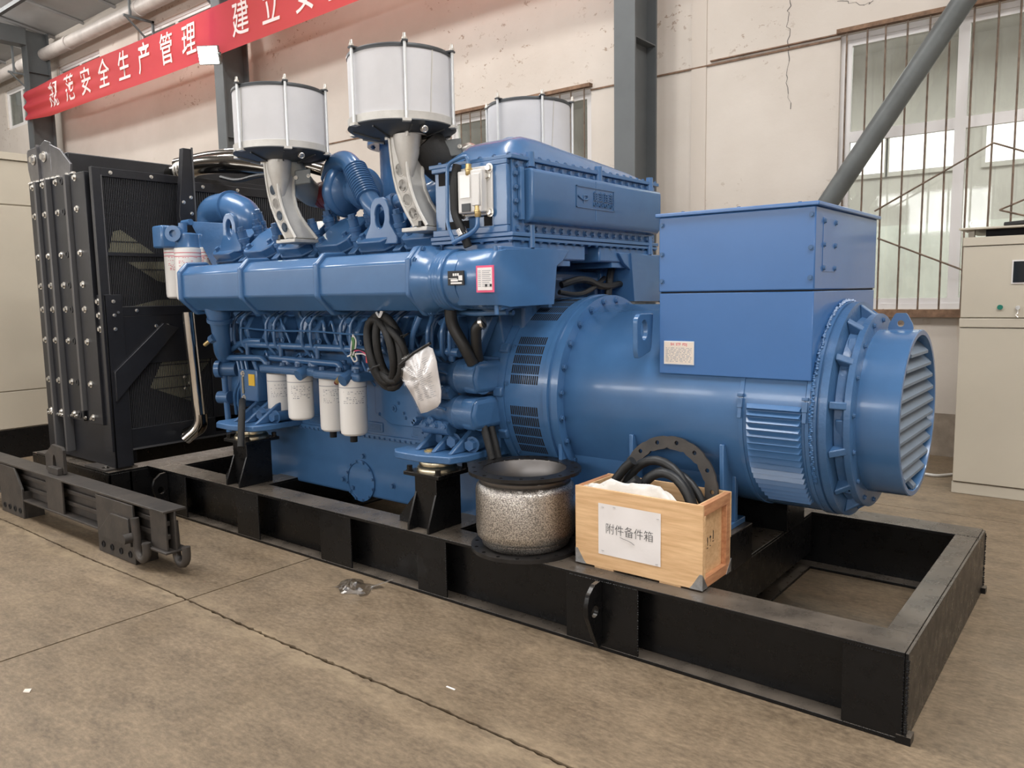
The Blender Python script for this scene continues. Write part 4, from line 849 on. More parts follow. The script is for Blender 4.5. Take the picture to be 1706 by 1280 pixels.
for k in range(11): yy = y0+.165+k*.0185; gl.box(ex, ex+.004, yy, yy+.005, z0+.016, z0+.038); gl.box(ex, ex+.004, yy, yy+.012, z0+.016+.009*(k % 3), z0+.0205+.009*(k % 3))
gl.build('emblem_marks', 'blue_cast', em, kind='stuff')
# front frame of the cooler with openings
for x0, x1, z0, z1 in ((-2.30, -2.19, 2.13, 2.19), (-2.17, -2.09, 2.13, 2.19), (-2.07, -1.99, 2.13, 2.19), (-2.0, -1.95, 2.0, 2.08), (-2.0, -1.95, 1.91, 1.98), (-2.26, -2.10, 1.90, 1.945)):
    MB().box(x0, x1, IY0-.003, IY0+.01, z0, z1).build('core_opening', 'core_dark', ic)
MB().box(IX0, IX1, IY0-.024, IY0, 2.192, 2.215).box(IX0, IX1, IY0-.024, IY0, 1.872, 1.905).box(IX1-.09, IX1, IY0-.024, IY0, 1.905, 2.192).box(-2.09, -2.07, IY0-.02, IY0, 2.12, 2.192).box(-2.19, -2.17, IY0-.02, IY0, 2.12, 2.192).build('front_frame', 'blue', ic, bevel=.004)
# lower ducts of the cooler
for f in (lambda y: y, MIR):
    a, b = sorted((f(.17), f(.80))); MB().box(IX0+.02, IX1+.012, a, b, 1.745, 1.832).build('lower_duct', 'blue', ic, bevel=.01)
    a, b = sorted((f(.17), f(.66))); MB().box(IX0+.02, IX1+.006, a, b, 1.715, 1.745).build('duct_flange', 'blue', ic, bevel=.003)
    MB().box(-2.28, -2.0, min(f(.17), f(.5)), max(f(.17), f(.5)), 1.5, 1.72).build('duct_leg', 'blue', ic, bevel=.01)
MB().box(-2.3, -1.9, .80, .944, 1.79, 1.832).build('duct_bridge', 'blue_cast', ic)
# black mass behind the flywheel housing: gear case and hoses under the cooler
MB().box(-2.30, -2.02, .50, 1.25, 1.25, 1.70).build('gear_case', 'blue_cast', en, bevel=.02)
for yy in (.60, 1.06): MB().prism([(-1.98, yy, 1.50), (-1.98, yy+.03, 1.50), (-1.98, yy+.03, 1.66), (-1.98, yy+.13 if yy < .8 else yy-.10, 1.66), (-1.98, yy+.13 if yy < .8 else yy-.10, 1.645), (-1.98, yy, 1.645)], (.05, 0, 0)).build('support_bracket', 'blue_cast', en)
MB().tube([(-1.95, .75, 1.62), (-1.9, .9, 1.66), (-1.9, 1.1, 1.6), (-1.88, 1.3, 1.63), (-1.9, 1.42, 1.58)], .02, rad=.1).tube([(-1.93, .7, 1.58), (-1.9, .85, 1.56), (-1.9, 1.0, 1.6), (-1.92, 1.15, 1.66)], .014, rad=.1).tube([(-1.9, 1.15, 1.52), (-1.9, 1.18, 1.68), (-1.92, 1.25, 1.74)], .022, rad=.08).build('hose', 'hose_black', en)
# engine controller on the cooler front
e0, e1 = at(765, 287, y=.10), at(806, 353, y=.10)
ec = MB().box(e0.x, e1.x, .085, .13, e1.z, e0.z).build('engine_controller', 'ecu', en, bevel=.006)
MB().box(e0.x-.02, e1.x+.03, .13, .142, e1.z-.012, e0.z+.02).build('controller_plate', 'ecu', ec, bevel=.005)
MB().box(e1.x-.055, e1.x-.005, .074, .085, e1.z+.03, e0.z-.02).build('controller_rib', 'ecu', ec, bevel=.004); MB().box(e0.x+.02, e1.x-.07, .08, .085, e0.z-.13, e0.z-.02).build('controller_label', 'white_can', ec)
MB().box(e0.x+.03, e1.x-.07, .078, .085, e1.z+.006, e1.z+.045).build('connector_recess', 'tray_dark', ec)
for xx, zz in ((e0.x-.005, e1.z), (e1.x+.015, e1.z), (e1.x+.015, e0.z+.005), (e1.x-.0, e0.z-.03)): inst('bolt', bl, ec, (xx, .13, zz), (0, -1, 0), sc_=.9)
for xx, zz in ((e0.x+.07, e0.z), (e1.x-.03, e1.z)): MB().lathe([(.012, -.025), (.016, -.02), (.016, .0), (.019, .002), (.019, .010), (.015, .012), (.015, .03)], (xx, .09, zz), Z, 12).build('pipe_fitting', 'brass', ec)
MB().tube([(e0.x+.07, .09, e0.z), (e0.x+.07, .09, e0.z+.075), (e0.x-.06, .08, e0.z+.045), (e0.x-.07, .08, e1.z-.05), (e0.x-.03, .08, e1.z-.13)], .010, n=10, rad=.04).build('fuel_pipe', 'blue', en)
MB().tube([(e1.x-.03, .09, e1.z), (e1.x-.03, .085, e1.z-.075), (e1.x-.07, .08, e1.z-.10), (e0.x-.02, .06, e1.z-.14)], .011, n=10, rad=.04).build('fuel_pipe', 'blue', en)
MB().tube([(e0.x-.03, .12, e0.z+.04), (e0.x-.04, .10, e0.z-.05), (e0.x-.035, .10, e1.z), (e0.x-.0, .10, e1.z-.06), (e0.x+.03, .12, e1.z-.16)], .022, n=10, rad=.05).build('wiring_loom', 'rubber', en)
MB().box(e0.x-.06, e0.x-.012, .09, .12, e1.z+.02, e0.z-.02).build('loom_connector', 'rubber', en, bevel=.006); MB().cyl((e0.x+.008, .11, e1.z-.10), (e0.x-.004, .105, e1.z-.07), .026, n=12).build('loom_sleeve', 'white_can', en)
# flywheel housing with lugs
FH = MB().lathe([(.30, -2.24), (.47, -2.22), (.50, -2.15), (.505, -2.10), (.525, -2.098), (.525, -2.052), (.45, -2.05)], (0, YC, ZC), AX, 80).build('flywheel_housing', 'blue', en)
for k in range(14):
    a = k*360/14+3; n_ = polar(a, 1, 0)-AO(0); t_ = polar(a+90, 1, 0)-AO(0)
    MB().obox(polar(a, .50, -2.075), X, t_, n_, -.035, .024, -.026, .026, 0, .042).build('housing_lug', 'blue_cast', FH, bevel=.008); inst('bolt', bb, FH, polar(a, .528, -2.098), (-1, 0, 0))
# air filters
def air_filter(cx, cy, n_rods=6, ph=.25):
    fz, f1 = 2.45, 2.815
    ft = MB().lathe([(.274, fz+.03), (.274, f1-.012), (.266, f1-.008), (.0, f1-.008)], (cx, cy, 0), Z, 72).build('air_filter', 'mesh_grey', en)
    MB().lathe([(.278, f1-.022), (.280, f1-.010), (.276, f1-.002), (.20, f1+.006), (0, f1+.008)], (cx, cy, 0), Z, 64).build('filter_lid', 'tray_dark', ft)
    MB().lathe([(.270, fz-.002), (.281, fz), (.283, fz+.038), (.276, fz+.040)], (cx, cy, 0), Z, 64).build('filter_band', 'aluminium', ft)
    MB().lathe([(.284, fz), (.286, fz-.006), (.262, fz-.022), (.15, fz-.050), (0, fz-.054)], (cx, cy, 0), Z, 64).build('filter_tray', 'tray_dark', ft)
    for k in range(8):
        a = k*math.pi/4+.2; d = Vector((math.cos(a), math.sin(a), 0)); t_ = Vector((-d.y, d.x, 0)); c = Vector((cx, cy, fz-.01))
        MB().prism([c+d*.12-t_*.004-Z*.036, c+d*.26-t_*.004-Z*.008, c+d*.26-t_*.004-Z*.020, c+d*.12-t_*.004-Z*.054], t_*.008).build('tray_rib', 'tray_dark', ft)
    va = math.atan2(CAM[1]-cy, CAM[0]-cx)
    for k in range(n_rods):
        a = va+ph+k*2*math.pi/n_rods; p = Vector((cx+.292*math.cos(a), cy+.292*math.sin(a), 0)); d = Vector((math.cos(a), math.sin(a), 0))
        rod = MB().cyl(p+Z*(fz-.005), p+Z*(f1+.012), .0085, n=10).build('clamp_rod', 'frame_silver', ft)
        MB().lathe([(.013, 0), (.013, .010), (.009, .012), (.007, .03), (0, .032)], p+Z*(f1+.006), Z, 12).build('rod_nut', 'zinc', rod)
        MB().obox(p+Z*f1, d, Vector((-d.y, d.x, 0)), Z, -.03, .012, -.016, .016, -.004, .004).build('lid_tab', 'tray_dark', rod); MB().obox(p+Z*(fz-.008), d, Vector((-d.y, d.x, 0)), Z, -.03, .012, -.022, .022, -.008, .006).build('rod_bracket', 'aluminium', rod)
    a = va+.42; p = Vector((cx+.255*math.cos(a), cy+.255*math.sin(a), fz-.040)); d = Vector((math.cos(a), math.sin(a), -.35)).normalized()
    MB().lathe([(.018, 0), (.018, .02), (.015, .022), (.013, .016), (.006, .016), (.005, .022), (0, .022)], p, d, 18).build('restriction_gauge', 'zinc', ft)
    # bent seam of the sheet sleeve
    a = va-.95 if cx < -3 else va+.55
    p = Vector((cx+.2745*math.cos(a), cy+.2745*math.sin(a), 0)); d = Vector((math.cos(a), math.sin(a), 0)); t_ = Vector((-d.y, d.x, 0))
    MB().prism([p+Z*(fz+.035)-t_*.003, p+Z*(fz+.035)+t_*.003, p+Z*(f1-.02)+t_*.022, p+Z*(f1-.02)+t_*.016], d*.002).build('sleeve_seam', 'aluminium', ft)
    return ft
air_filter(-3.62, .17, ph=.12); air_filter(-2.56, .17, ph=.08); air_filter(-2.70, 1.47, ph=.3)
# cast aluminium filter stands
def stand(cx, cy):
    # (z, left, right, near, far): a bent box column, narrow face with round bosses, wide flaring flank
    zs = [(2.405, -.060, .060, -.075, .065), (2.34, -.060, .056, -.072, .058), (2.27, -.058, .052, -.066, .050), (2.20, -.052, .052, -.060, .046), (2.13, -.040, .062, -.052, .052), (2.07, -.020, .078, -.044, .070), (2.01, .008, .102, -.036, .098), (1.965, .034, .126, -.028, .122), (1.935, .048, .142, -.022, .136)]
    secs = [[Vector((cx+l, cy+n, z)), Vector((cx+r, cy+n, z)), Vector((cx+r, cy+f, z)), Vector((cx+l, cy+f, z))] for z, l, r, n, f in zs]
    st = MB().loft(secs).build('filter_stand', 'aluminium', en, bevel=.006, sharp=30)
    for idx, rr in ((0, .009), (1, .011), (2, .011)): MB().tube([s_[idx] for s_ in secs], rr, n=8).build('stand_rib', 'aluminium', st)
    MB().lathe([(.0, -.24), (.018, -.23), (.045, -.15), (.066, -.07), (.074, 0)], (cx+.03, cy-.035, 2.40), Z, 28).build('stand_throat', 'aluminium', st)
    MB().lathe([(.085, 2.400), (.108, 2.402), (.108, 2.420), (.092, 2.424), (.092, 2.445), (.06, 2.445)], (cx, cy, 0), Z, 40).build('stand_collar', 'aluminium', st)
    for d in (-.075, .075): MB().cyl((cx+d, cy-.075, 2.385), (cx+d, cy-.075, 2.41), .016, n=12).build('collar_boss', 'aluminium', st)
    for k, i in enumerate((2.6, 3.75, 4.95, 6.2)):
        a, b = int(i), i-int(i); s0, s1 = secs[a], secs[a+1]; P0 = s0[0].lerp(s1[0], b); P1 = s0[1].lerp(s1[1], b); c = P0.lerp(P1, .47); u_ = (P1-P0).normalized(); v_ = (s0[0]-s1[0]).normalized(); n_ = u_.cross(v_)
        if n_.y > 0: n_ = -n_
        MB().lathe([(.026, -.004), (.031, .003), (.035, .003), (.038, -.004)], c, n_, 28).build('lightening_boss', 'aluminium', st); MB().lathe([(.0, .0012), (.029, .0012)], c, n_, 24).build('boss_floor', 'blue_slat' if cx < -3 and k != 1 else 'aluminium', st)
    c = Vector((cx+.075, cy+.055, 1.93)); MB().obox(c, X, Y, Z, -.10, .085, -.10, .11, -.022, 0).build('stand_foot', 'aluminium', st, bevel=.004)
    bk = bolt_mesh('black_paint', .022, .03, .03, 'bolt_black'); inst('bolt', bk, st, c+Vector((.03 if cx > -3 else -.075, -.075, 0)), Z)
stand(-3.61, .15); stand(-2.50, .15)
# turbochargers with inlet pipes, corrugated crossover pipe and exhaust stack
def turbo(cx, cy, cz, coup, k=.76):
    P_ = lambda pr: [(r*k, h*k) for r, h in pr]
    tb_ = MB().lathe(P_([(.06, -.20), (.085, -.20), (.09, -.12), (.16, -.10), (.185, -.06), (.19, -.02), (.17, .03), (.13, .06), (.10, .08), (.10, .16), (.15, .18), (.16, .26), (.12, .30), (.08, .31)]), (cx, cy, cz), X, 48).build('turbocharger', 'blue_cast', en)
    ring = [Vector((cx-.01, cy+.165*k*math.cos(a), cz+.165*k*math.sin(a))) for a in [q*2*math.pi/30 for q in range(26)]]
    MB().tube(ring, [(.062-.0012*q)*k for q in range(26)], n=16).build('compressor_scroll', 'blue', tb_)
    MB().lathe([(.094*k, -.30*k), (.108*k, -.295*k), (.108*k, -.25*k), (.10*k, -.245*k), (.108*k, -.24*k), (.108*k, -.18*k), (.094*k, -.175*k)], (cx, cy, cz), X, 36).build('inlet_coupling', coup, tb_)
    return tb_
turbo(-3.43, .50, 2.235, 'red_hose', .8)
MB().tube([(-3.61, .20, 2.42), (-3.60, .25, 2.32), (-3.66, .37, 2.255), (-3.72, .47, 2.24), (-3.66, .50, 2.235)], .078, n=24, rad=.10).build('inlet_pipe', 'pipe_light', en)
MB().obox((-3.52, .27, 2.29), (Vector((.8, .5, .1))).normalized(), Z, Vector((.5, -.8, .2)).normalized(), -.05, .05, -.045, .045, .06, .075).build('inlet_flange', 'pipe_grey', en, bevel=.008)
for d in (-.04, .04): inst('bolt', bs, en, Vector((-3.52, .27, 2.29))+Vector((.5, -.8, .2)).normalized()*.075+Vector((.8, .5, .1)).normalized()*d, (.5, -.8, .2), sc_=.9)
turbo(-2.62, .95, 2.16, 'rubber')
MB().tube([(-2.46, .22, 2.38), (-2.42, .30, 2.28), (-2.40, .48, 2.22), (-2.42, .7, 2.2)], .105, n=24, rad=.14).build('inlet_pipe', 'rubber', en)
MB().obox((-2.36, .36, 2.32), (Vector((.8, .5, .1))).normalized(), Z, Vector((.5, -.8, .25)).normalized(), -.05, .05, -.045, .045, .075, .088).build('inlet_flange', 'pipe_grey', en, bevel=.008)
for d in (-.04, .04): inst('bolt', bs, en, Vector((-2.36, .36, 2.32))+Vector((.5, -.8, .25)).normalized()*.088+Vector((.8, .5, .1)).normalized()*d, (.5, -.8, .25), sc_=.9)
cp = [at(550, 300, y=.50), at(556, 274, y=.46), at(578, 265, y=.42), at(594, 287, y=.39), at(609, 320, y=.36), at(622, 345, y=.35), at(640, 362, y=.36)]
pts = fillet(cp, .12, 8); MB().tube(pts, .060, n=22).build('crossover_pipe', 'blue', en)
bel = MB(); a, b = at(591, 281, y=.392), at(614, 331, y=.355); axb = (b-a); L_ = axb.length; prof = []
for k in range(13): h = L_*k/13; prof += [(.061, h), (.074, h+L_*.02), (.074, h+L_*.045), (.061, h+L_*.065)]
bel.lathe(prof, a, axb, 26).build('pipe_bellows', 'blue', en)
MB().tube([at(640, 360, y=.40), at(662, 345, y=.48), at(690, 330, y=.5)], .07, n=20, rad=.1).build('boost_pipe', 'blue', en); MB().lathe([(.085, -.02), (.085, .02), (.07, .02), (.07, -.02)], at(660, 346, y=.46), at(690, 330, y=.5)-at(655, 349, y=.46), 24, closed=True).build('pipe_clamp', 'blue_cast', en)
MB().tube([at(708, 330, y=.5), at(735, 318, y=.5), at(765, 300, y=.42)], .075, n=20, rad=.1).build('boost_pipe', 'blue', en)
MB().cyl((-3.24, YC, 1.75), (-3.24, YC, 2.54), .185, n=32).build('exhaust_stack', 'blue', en)
MB().lathe([(.10, 2.535), (.262, 2.535), (.262, 2.56), (.10, 2.56)], (-3.24, YC, 0), Z, 40, closed=True).build('stack_flange', 'blue', en)
for k in range(8): a = k*math.pi/4; inst('bolt', bb, en, (-3.24+.225*math.cos(a), YC+.225*math.sin(a), 2.535), (0, 0, -1))
MB().tube([(-3.24, YC, 1.9), (-2.9, YC, 1.95), (-2.5, YC, 2.0)], .13, n=22, rad=.1).build('exhaust_manifold', 'blue_cast', en)
MB().tube([(-2.34, .78, 2.36), (-2.40, .9, 2.42), (-2.5, 1.0, 2.38), (-2.6, 1.0, 2.25)], .085, n=22, rad=.15).build('charge_pipe', 'blue', en); MB().tube([(-2.34, .50, 2.30), (-2.42, .55, 2.36), (-2.50, .68, 2.33)], .06, n=16, rad=.1).build('charge_hose', 'rubber', en)
MB().lathe([(.062, 0), (.068, .004), (.068, .05), (.062, .054)], (-2.36, .48, 2.32), (-.5, .4, .3), 20).build('hose_clip', 'zinc', en)
MB().tube([(-4.55, .75, 2.0), (-3.9, .78, 2.02), (-3.3, .8, 2.02)], .09, n=18, rad=.1).build('exhaust_manifold', 'blue_cast', en)
for p, q in ((at(560, 392, y=.42), at(596, 368, y=.5)), (at(490, 400, y=.48), at(600, 380, y=.52))): MB().tube([p, (p+q)/2+Vector((0, 0, .04)), q], .03, n=12, rad=.08).build('oil_pipe', 'blue_cast', en)
# lifting eyes
def eng_eye(px_, py_, wd):
    c = at(px_, py_, y=.27); n = 44
    poly = [(-.13*wd, -.16), (.14*wd, -.16), (.14*wd, -.115), (.11*wd, -.085), (.082*wd, -.04), (.078*wd, .05), (.064*wd, .085), (.035*wd, .108), (-.035*wd, .108), (-.064*wd, .085), (-.078*wd, .05), (-.082*wd, -.04), (-.11*wd, -.085), (-.13*wd, -.115)]
    e_ = MB().holed(star_loop(c, X, Z, poly, n), round_loop(c, X, Z, .038*wd, n, .066), (0, .035, 0)).build('lifting_eye', 'blue', en, bevel=.006)
    MB().prism([c+Vector((-.125*wd, .034, -.11)), c+Vector((.125*wd, .034, -.11)), c+Vector((.15*wd, .034, -.17)), c+Vector((-.14*wd, .034, -.17))], (0, .16, -.02)).build('eye_base', 'blue', e_, bevel=.01)
eng_eye(632, 361, 1.0); eng_eye(381, 382, .95)
# coolant elbow and bracket plate at the radiator end
MB().tube([at(350, 395, y=.55), at(352, 352, y=.55), at(385, 345, y=.56), at(412, 358, y=.58), at(415, 395, y=.6)], .115, n=26, rad=.16, seg=8).build('coolant_elbow', 'blue', en)
MB().lathe([(.13, -.012), (.13, .012), (.1, .012), (.1, -.012)], at(386, 347, y=.56), X, 36, closed=True).build('elbow_flange', 'blue', en)
tp = [at(316, 369, y=.30), at(372, 372, y=.36), at(398, 405, y=.34), at(358, 445, y=.30), at(352, 440, y=.30)]
MB().prism(tp, (.012, .016, 0)).build('bracket_plate', 'blue_cast', en, bevel=.003)
MB().cyl(at(305, 372, y=.29), at(318, 370, y=.29), .022, n=14).build('bracket_spacer', 'blue', en)
MB().box(-4.86, -4.40, .50, 1.24, 1.2, 1.95).build('front_cover', 'blue_cast', en, bevel=.03)
MB().lathe([(.05, -.14), (.26, -.14), (.26, -.10), (.22, -.09), (.22, -.06), (.26, -.05), (.26, 0), (.05, 0)], (-4.52, YC, 1.0), X, 48).build('crank_pulley', 'core_dark', en)
# fuel filters at the radiator end
def can(name, top, r, h, m='white_can', bands=((.10, 'print_red'), ), n=40):
    x, y, z = top
    c = MB().lathe([(r*.9, 0), (r, -.006), (r, -h+.035), (r*.965, -h+.014), (r*.80, -h+.002), (r*.3, -h), (0, -h)], (x, y, z), Z, n).build(name, m, en)
    for dz, mm in bands: MB().lathe([(r+.0006, -dz), (r+.0010, -dz-.002), (r+.0006, -dz-.005)], (x, y, z), Z, n).build('can_stripe', mm, c)
    return c
def can_print(c, x, y, z, r, z0, z1, m, seed):
    mb = MB(); r_ = random.Random(seed); va = math.atan2(CAM[1]-y, CAM[0]-x); zz = z0
    while zz > z1:
        a = va-.75
        while a < va+.75:
            l = .04+r_.random()*.16
            if r_.random() < .72:
                k = max(1, int(l/.08)); ps = [(x+(r+.0008)*math.cos(a+l*i/k), y+(r+.0008)*math.sin(a+l*i/k)) for i in range(k+1)]
                h_ = .0035 if r_.random() < .8 else .006
                for (p, q) in zip(ps, ps[1:]): mb.add([(p[0], p[1], zz-h_), (q[0], q[1], zz-h_), (q[0], q[1], zz), (p[0], p[1], zz)], [(0, 1, 2, 3)])
            a += l+.05+r_.random()*.08
        zz -= .011+(.012 if r_.random() < .2 else 0)
    mb.build('can_print', m, c, kind='stuff')
for k, (px_, yy) in enumerate(((294, .20), (312, .11), (342, .36))):
    p = at(px_, 413, y=yy); c = can('fuel_filter', (p.x, yy, p.z), .088, .37, bands=((.035, 'print_red'), (.06, 'print_red')))
    can_print(c, p.x, yy, p.z, .088, p.z-.07, p.z-.16, 'print_red', 20+k)
    MB().lathe([(.06, .10), (.075, .09), (.078, .01), (.084, .0)], (p.x, yy, p.z), Z, 30).build('filter_head', 'blue', c)
q = at(285, 395, y=.12); MB().box(q.x-.12, q.x+.02, .04, .15, q.z-.08, q.z+.08).build('filter_valve', 'blue', en, bevel=.015); MB().lathe([(.05, -.02), (.055, 0), (.055, .05), (.025, .05), (.025, .03)], at(293, 390, y=.04), (.6, -.8, 0), 24).build('filter_valve', 'blue', en); MB().cyl(at(304, 372, y=.16), at(305, 398, y=.16), .03, n=14).build('filter_valve', 'blue', en)
# oil filters with heads
for k, (px_, py_, yy, h, dz) in enumerate(((452, 622, .33, .285, 0), (486, 623, .245, .30, 0), (540, 629, .31, .345, .01), (574, 631, .215, .345, .0))):
    p = at(px_, py_, y=yy-.06); c = can('oil_filter', (p.x, yy, p.z), .082, h, bands=((.05, 'print_grey'),))
    can_print(c, p.x, yy, p.z, .082, p.z-.075, p.z-.16, 'print_grey', 40+k)
    MB().lathe([(.070, .0), (.080, .0), (.080, .014), (.06, .016)], (p.x, yy, p.z), Z, 30).build('gasket', 'core_dark', c)
    if k > 1: MB().cyl((p.x-.01, yy+.0, p.z-h), (p.x-.01, yy, p.z-h-.045), .022, n=10).build('drain_valve', 'core_dark', c)
for x0, x1, zz in ((-3.98, -3.40, 1.075), (-3.42, -2.98, 1.065)):
    hd = MB().box(x0, x1, .16, .42, zz+.012, zz+.065).build('filter_head', 'blue_cast', en, bevel=.018, seg=3)
    for i in range(3): MB().lathe([(.05, 0), (.045, .03), (.02, .04), (.02, .06), (0, .06)], (x0+.14+i*.14, .30, zz+.06), Z, 20).build('head_plug', 'blue_cast', hd); inst('bolt', bbl, hd, (x0+.07+i*.16, .19, zz+.065), Z)
    MB().cyl((x1-.10, .19, zz+.05), (x1-.10, .12, zz+.02), .035, n=16).build('head_port', 'blue_cast', hd)
s0 = at(562, 636, y=.15); MB().cyl(s0, s0+Vector((.04, -.01, .025)), .016, n=12).build('pressure_sender', 'brass', en); MB().cyl(s0-Vector((.012, 0, .010)), s0, .015, n=12).build('sender_cap', 'red_hose', en)
# control junction box with yellow sticker
j0, j1 = at(406, 614, y=.30), at(436, 676, y=.30)
jb = MB().box(j0.x, j1.x+.02, .26, .42, j1.z+.03, j0.z).build('junction_box', 'blue', en, bevel=.008)
MB().box(j0.x+.12, j0.x+.19, .255, .26, j0.z-.11, j0.z-.03).build('warning_sticker', 'yellow', jb); MB().box(j0.x+.045, j0.x+.06, .25, .26, j0.z-.17, j0.z-.05).build('sight_glass', 'gold_zinc', jb)
for dz in (.03, .20): inst('bolt', bl, jb, (j0.x+.05, .26, j0.z-dz), (0, -1, 0), sc_=.8)
MB().tube([at(404, 668, y=.20), at(403, 686, y=.02), at(401, 745, y=-.04)], .022, n=12).build('breather_hose', 'braid_hose', en)
# left riser from the rail, thermostat sender
MB().tube([at(358, 505, y=.14), at(362, 530, y=.15), at(366, 560, y=.18), at(366, 585, y=.22), at(385, 600, y=.34)], [.085, .075, .065, .06, .06, .06, .06, .062, .065, .066, .066, .066, .066, .066, .066, .066, .066, .066, .066, .066], n=20, rad=.08).build('coolant_riser', 'blue', en) if False else None
rp = fillet([at(360, 503, y=.14), at(366, 532, y=.15), at(369, 570, y=.18), at(372, 590, y=.24), at(388, 604, y=.36)], .10, 6)
MB().tube(rp, [.088-.028*min(1, i/8) for i in range(len(rp))], n=20).build('coolant_riser', 'blue', en)
MB().lathe([(.07, -.015), (.085, -.012), (.085, .012), (.07, .015)], at(366, 533, y=.15), at(368, 560, y=.17)-at(366, 530, y=.15), 24).build('riser_clamp', 'blue_cast', en); MB().cyl(at(352, 531, y=.10), at(358, 533, y=.10), .02, n=10).build('clamp_bolt', 'blue_cast', en)
s0 = at(352, 566, y=.12); MB().cyl(at(341, 575, y=.10), s0, .014, n=10).build('temperature_sender', 'brass', en); MB().cyl(s0, at(358, 562, y=.12), .03, n=8).build('sender_nut', 'blue_cast', en)
# injection equipment: six pump units with pipe pairs
def T(name, pts, r, m='blue', rad=.03, par=None): return MB().tube([at(a, b, y=c) for a, b, c in pts], r, n=10, rad=rad).build(name, m, par or en)
UX = [-4.36+i*.385 for i in range(6)]
for i, ux in enumerate(UX):
    pu = MB().prism([(ux-.02, .40, 1.22), (ux-.02, .30, 1.25), (ux-.02, .27, 1.36), (ux-.02, .33, 1.46), (ux-.02, .42, 1.46)], (.12, 0, 0)).build('injection_pump', 'blue_cast', en, bevel=.012)
    MB().prism([(ux+.14, .40, 1.24), (ux+.14, .33, 1.24), (ux+.24, .36, 1.46), (ux+.26, .40, 1.46)], (.07, 0, 0)).build('pump_bracket', 'blue_cast', pu, bevel=.006)
    MB().lathe([(.03, 0), (.03, .03), (.022, .034), (.022, .055), (0, .055)], (ux+.04, .30, 1.40), (0, -.8, .6), 14).build('pump_union', 'blue_cast', pu)
    for dx in (.0, .02): inst('bolt', bb, pu, (ux+.06+dx*3, .275, 1.30), (0, -1, 0))
    for dx in (-.035, .055):
        MB().tube([(ux+dx+.06, .33, 1.50), (ux+dx, .26, 1.435), (ux+dx, .25, 1.27), (ux+dx+.03, .30, 1.20)], .011, n=10, rad=.05).build('injection_pipe', 'blue', pu)
    MB().tube([(ux-.02, .30, 1.53), (ux-.05, .25, 1.50), (ux-.04, .26, 1.44), (ux+.02, .32, 1.42)], .010, n=8, rad=.03).build('leak_pipe', 'blue', pu)
    MB().cyl((ux+.10, .27, 1.19), (ux+.10, .27, 1.27), .016, n=10).build('pump_banjo', 'blue_cast', pu)
MB().tube([(-4.45, .28, 1.26), (-2.35, .28, 1.26)], .022, n=14).build('fuel_rail', 'blue', en)
MB().tube([(-4.65, .30, 1.16), (-4.5, .27, 1.20), (-4.3, .27, 1.285), (-4.1, .28, 1.285)], .020, n=12, rad=.08).build('fuel_pipe', 'blue', en)
MB().tube([(-4.55, .27, .62), (-4.55, .25, 1.16), (-4.05, .25, 1.175), (-4.0, .26, 1.10)], .021, n=12, rad=.06).build('fuel_pipe', 'blue', en)
MB().tube([(-4.02, .29, 1.175), (-3.36, .27, 1.165), (-3.26, .27, 1.165), (-3.26, .26, 1.06)], .022, n=12, rad=.05).build('fuel_pipe', 'blue', en)
MB().tube([(-4.60, .30, 1.53), (-3.4, .27, 1.545), (-2.6, .26, 1.55), (-2.1, .27, 1.53)], .020, n=12, rad=.1).build('wiring_conduit', 'blue_cast', en)
MB().tube([(-4.6, .33, 1.49), (-3.2, .30, 1.515), (-2.4, .29, 1.50), (-1.95, .32, 1.48)], .014, n=10, rad=.1).build('wiring_conduit', 'blue', en)
MB().tube([(-4.30, .25, 1.375), (-3.9, .245, 1.36), (-3.5, .245, 1.365), (-3.1, .245, 1.35), (-2.7, .25, 1.36)], .006, n=6, rad=.1).build('signal_wire', 'blue', en)
for xx in (-4.1, -3.72, -3.33, -2.95, -2.56): MB().lathe([(.027, -.012), (.030, 0), (.027, .012)], (xx, .272, 1.545), X, 12).build('conduit_clip', 'aluminium', en)
MB().prism([(-4.62, .40, 1.20), (-4.62, .30, 1.22), (-4.62, .30, 1.40), (-4.62, .40, 1.40)], (.18, 0, 0)).build('fuel_pump', 'blue_cast', en, bevel=.02)
for a in ((-4.62, 1.36), (-4.52, 1.41), (-4.50, 1.28)): inst('bolt', bbl, en, (a[0]+.04, .30, a[1]-.02), (0, -1, 0))
MB().tube([(-4.62, .27, 1.36), (-4.5, .24, 1.43), (-4.42, .27, 1.50), (-4.35, .28, 1.53)], .018, n=10, rad=.06).build('fuel_pipe', 'blue', en)
MB().cyl(at(361, 615, y=.22), at(395, 615, y=.30), .05, n=20).build('water_pump_port', 'blue_cast', en); MB().cyl(at(361, 615, y=.21), at(369, 615, y=.23), .062, n=18).build('port_cap', 'blue', en)
MB().cyl(at(366, 662, y=.25), at(384, 662, y=.28), .045, n=16).build('port_cap', 'blue_cast', en); MB().box(-4.62, -4.40, .30, .48, .80, 1.18).build('front_housing', 'blue_cast', en, bevel=.03)
for px_ in (396, 402, 409): MB().tube([at(px_, 600, y=.28), at(px_+6, 630, y=.27), at(px_-6, 655, y=.28), at(px_-2, 690, y=.32)], .012, n=8, rad=.06).build('oil_line', 'blue', en)
r_ = random.Random(31)
for i in range(16):
    x0 = -4.4+r_.random()*1.9; z0 = 1.12+r_.random()*.35; MB().tube([(x0, .34, z0), (x0+.05+r_.random()*.1, .30, z0+.04), (x0+.1+r_.random()*.1, .29, z0-.06-r_.random()*.1), (x0+.14, .34, z0-.16)], .007+.004*r_.random(), n=8, rad=.05).build('fuel_line', 'blue', en)
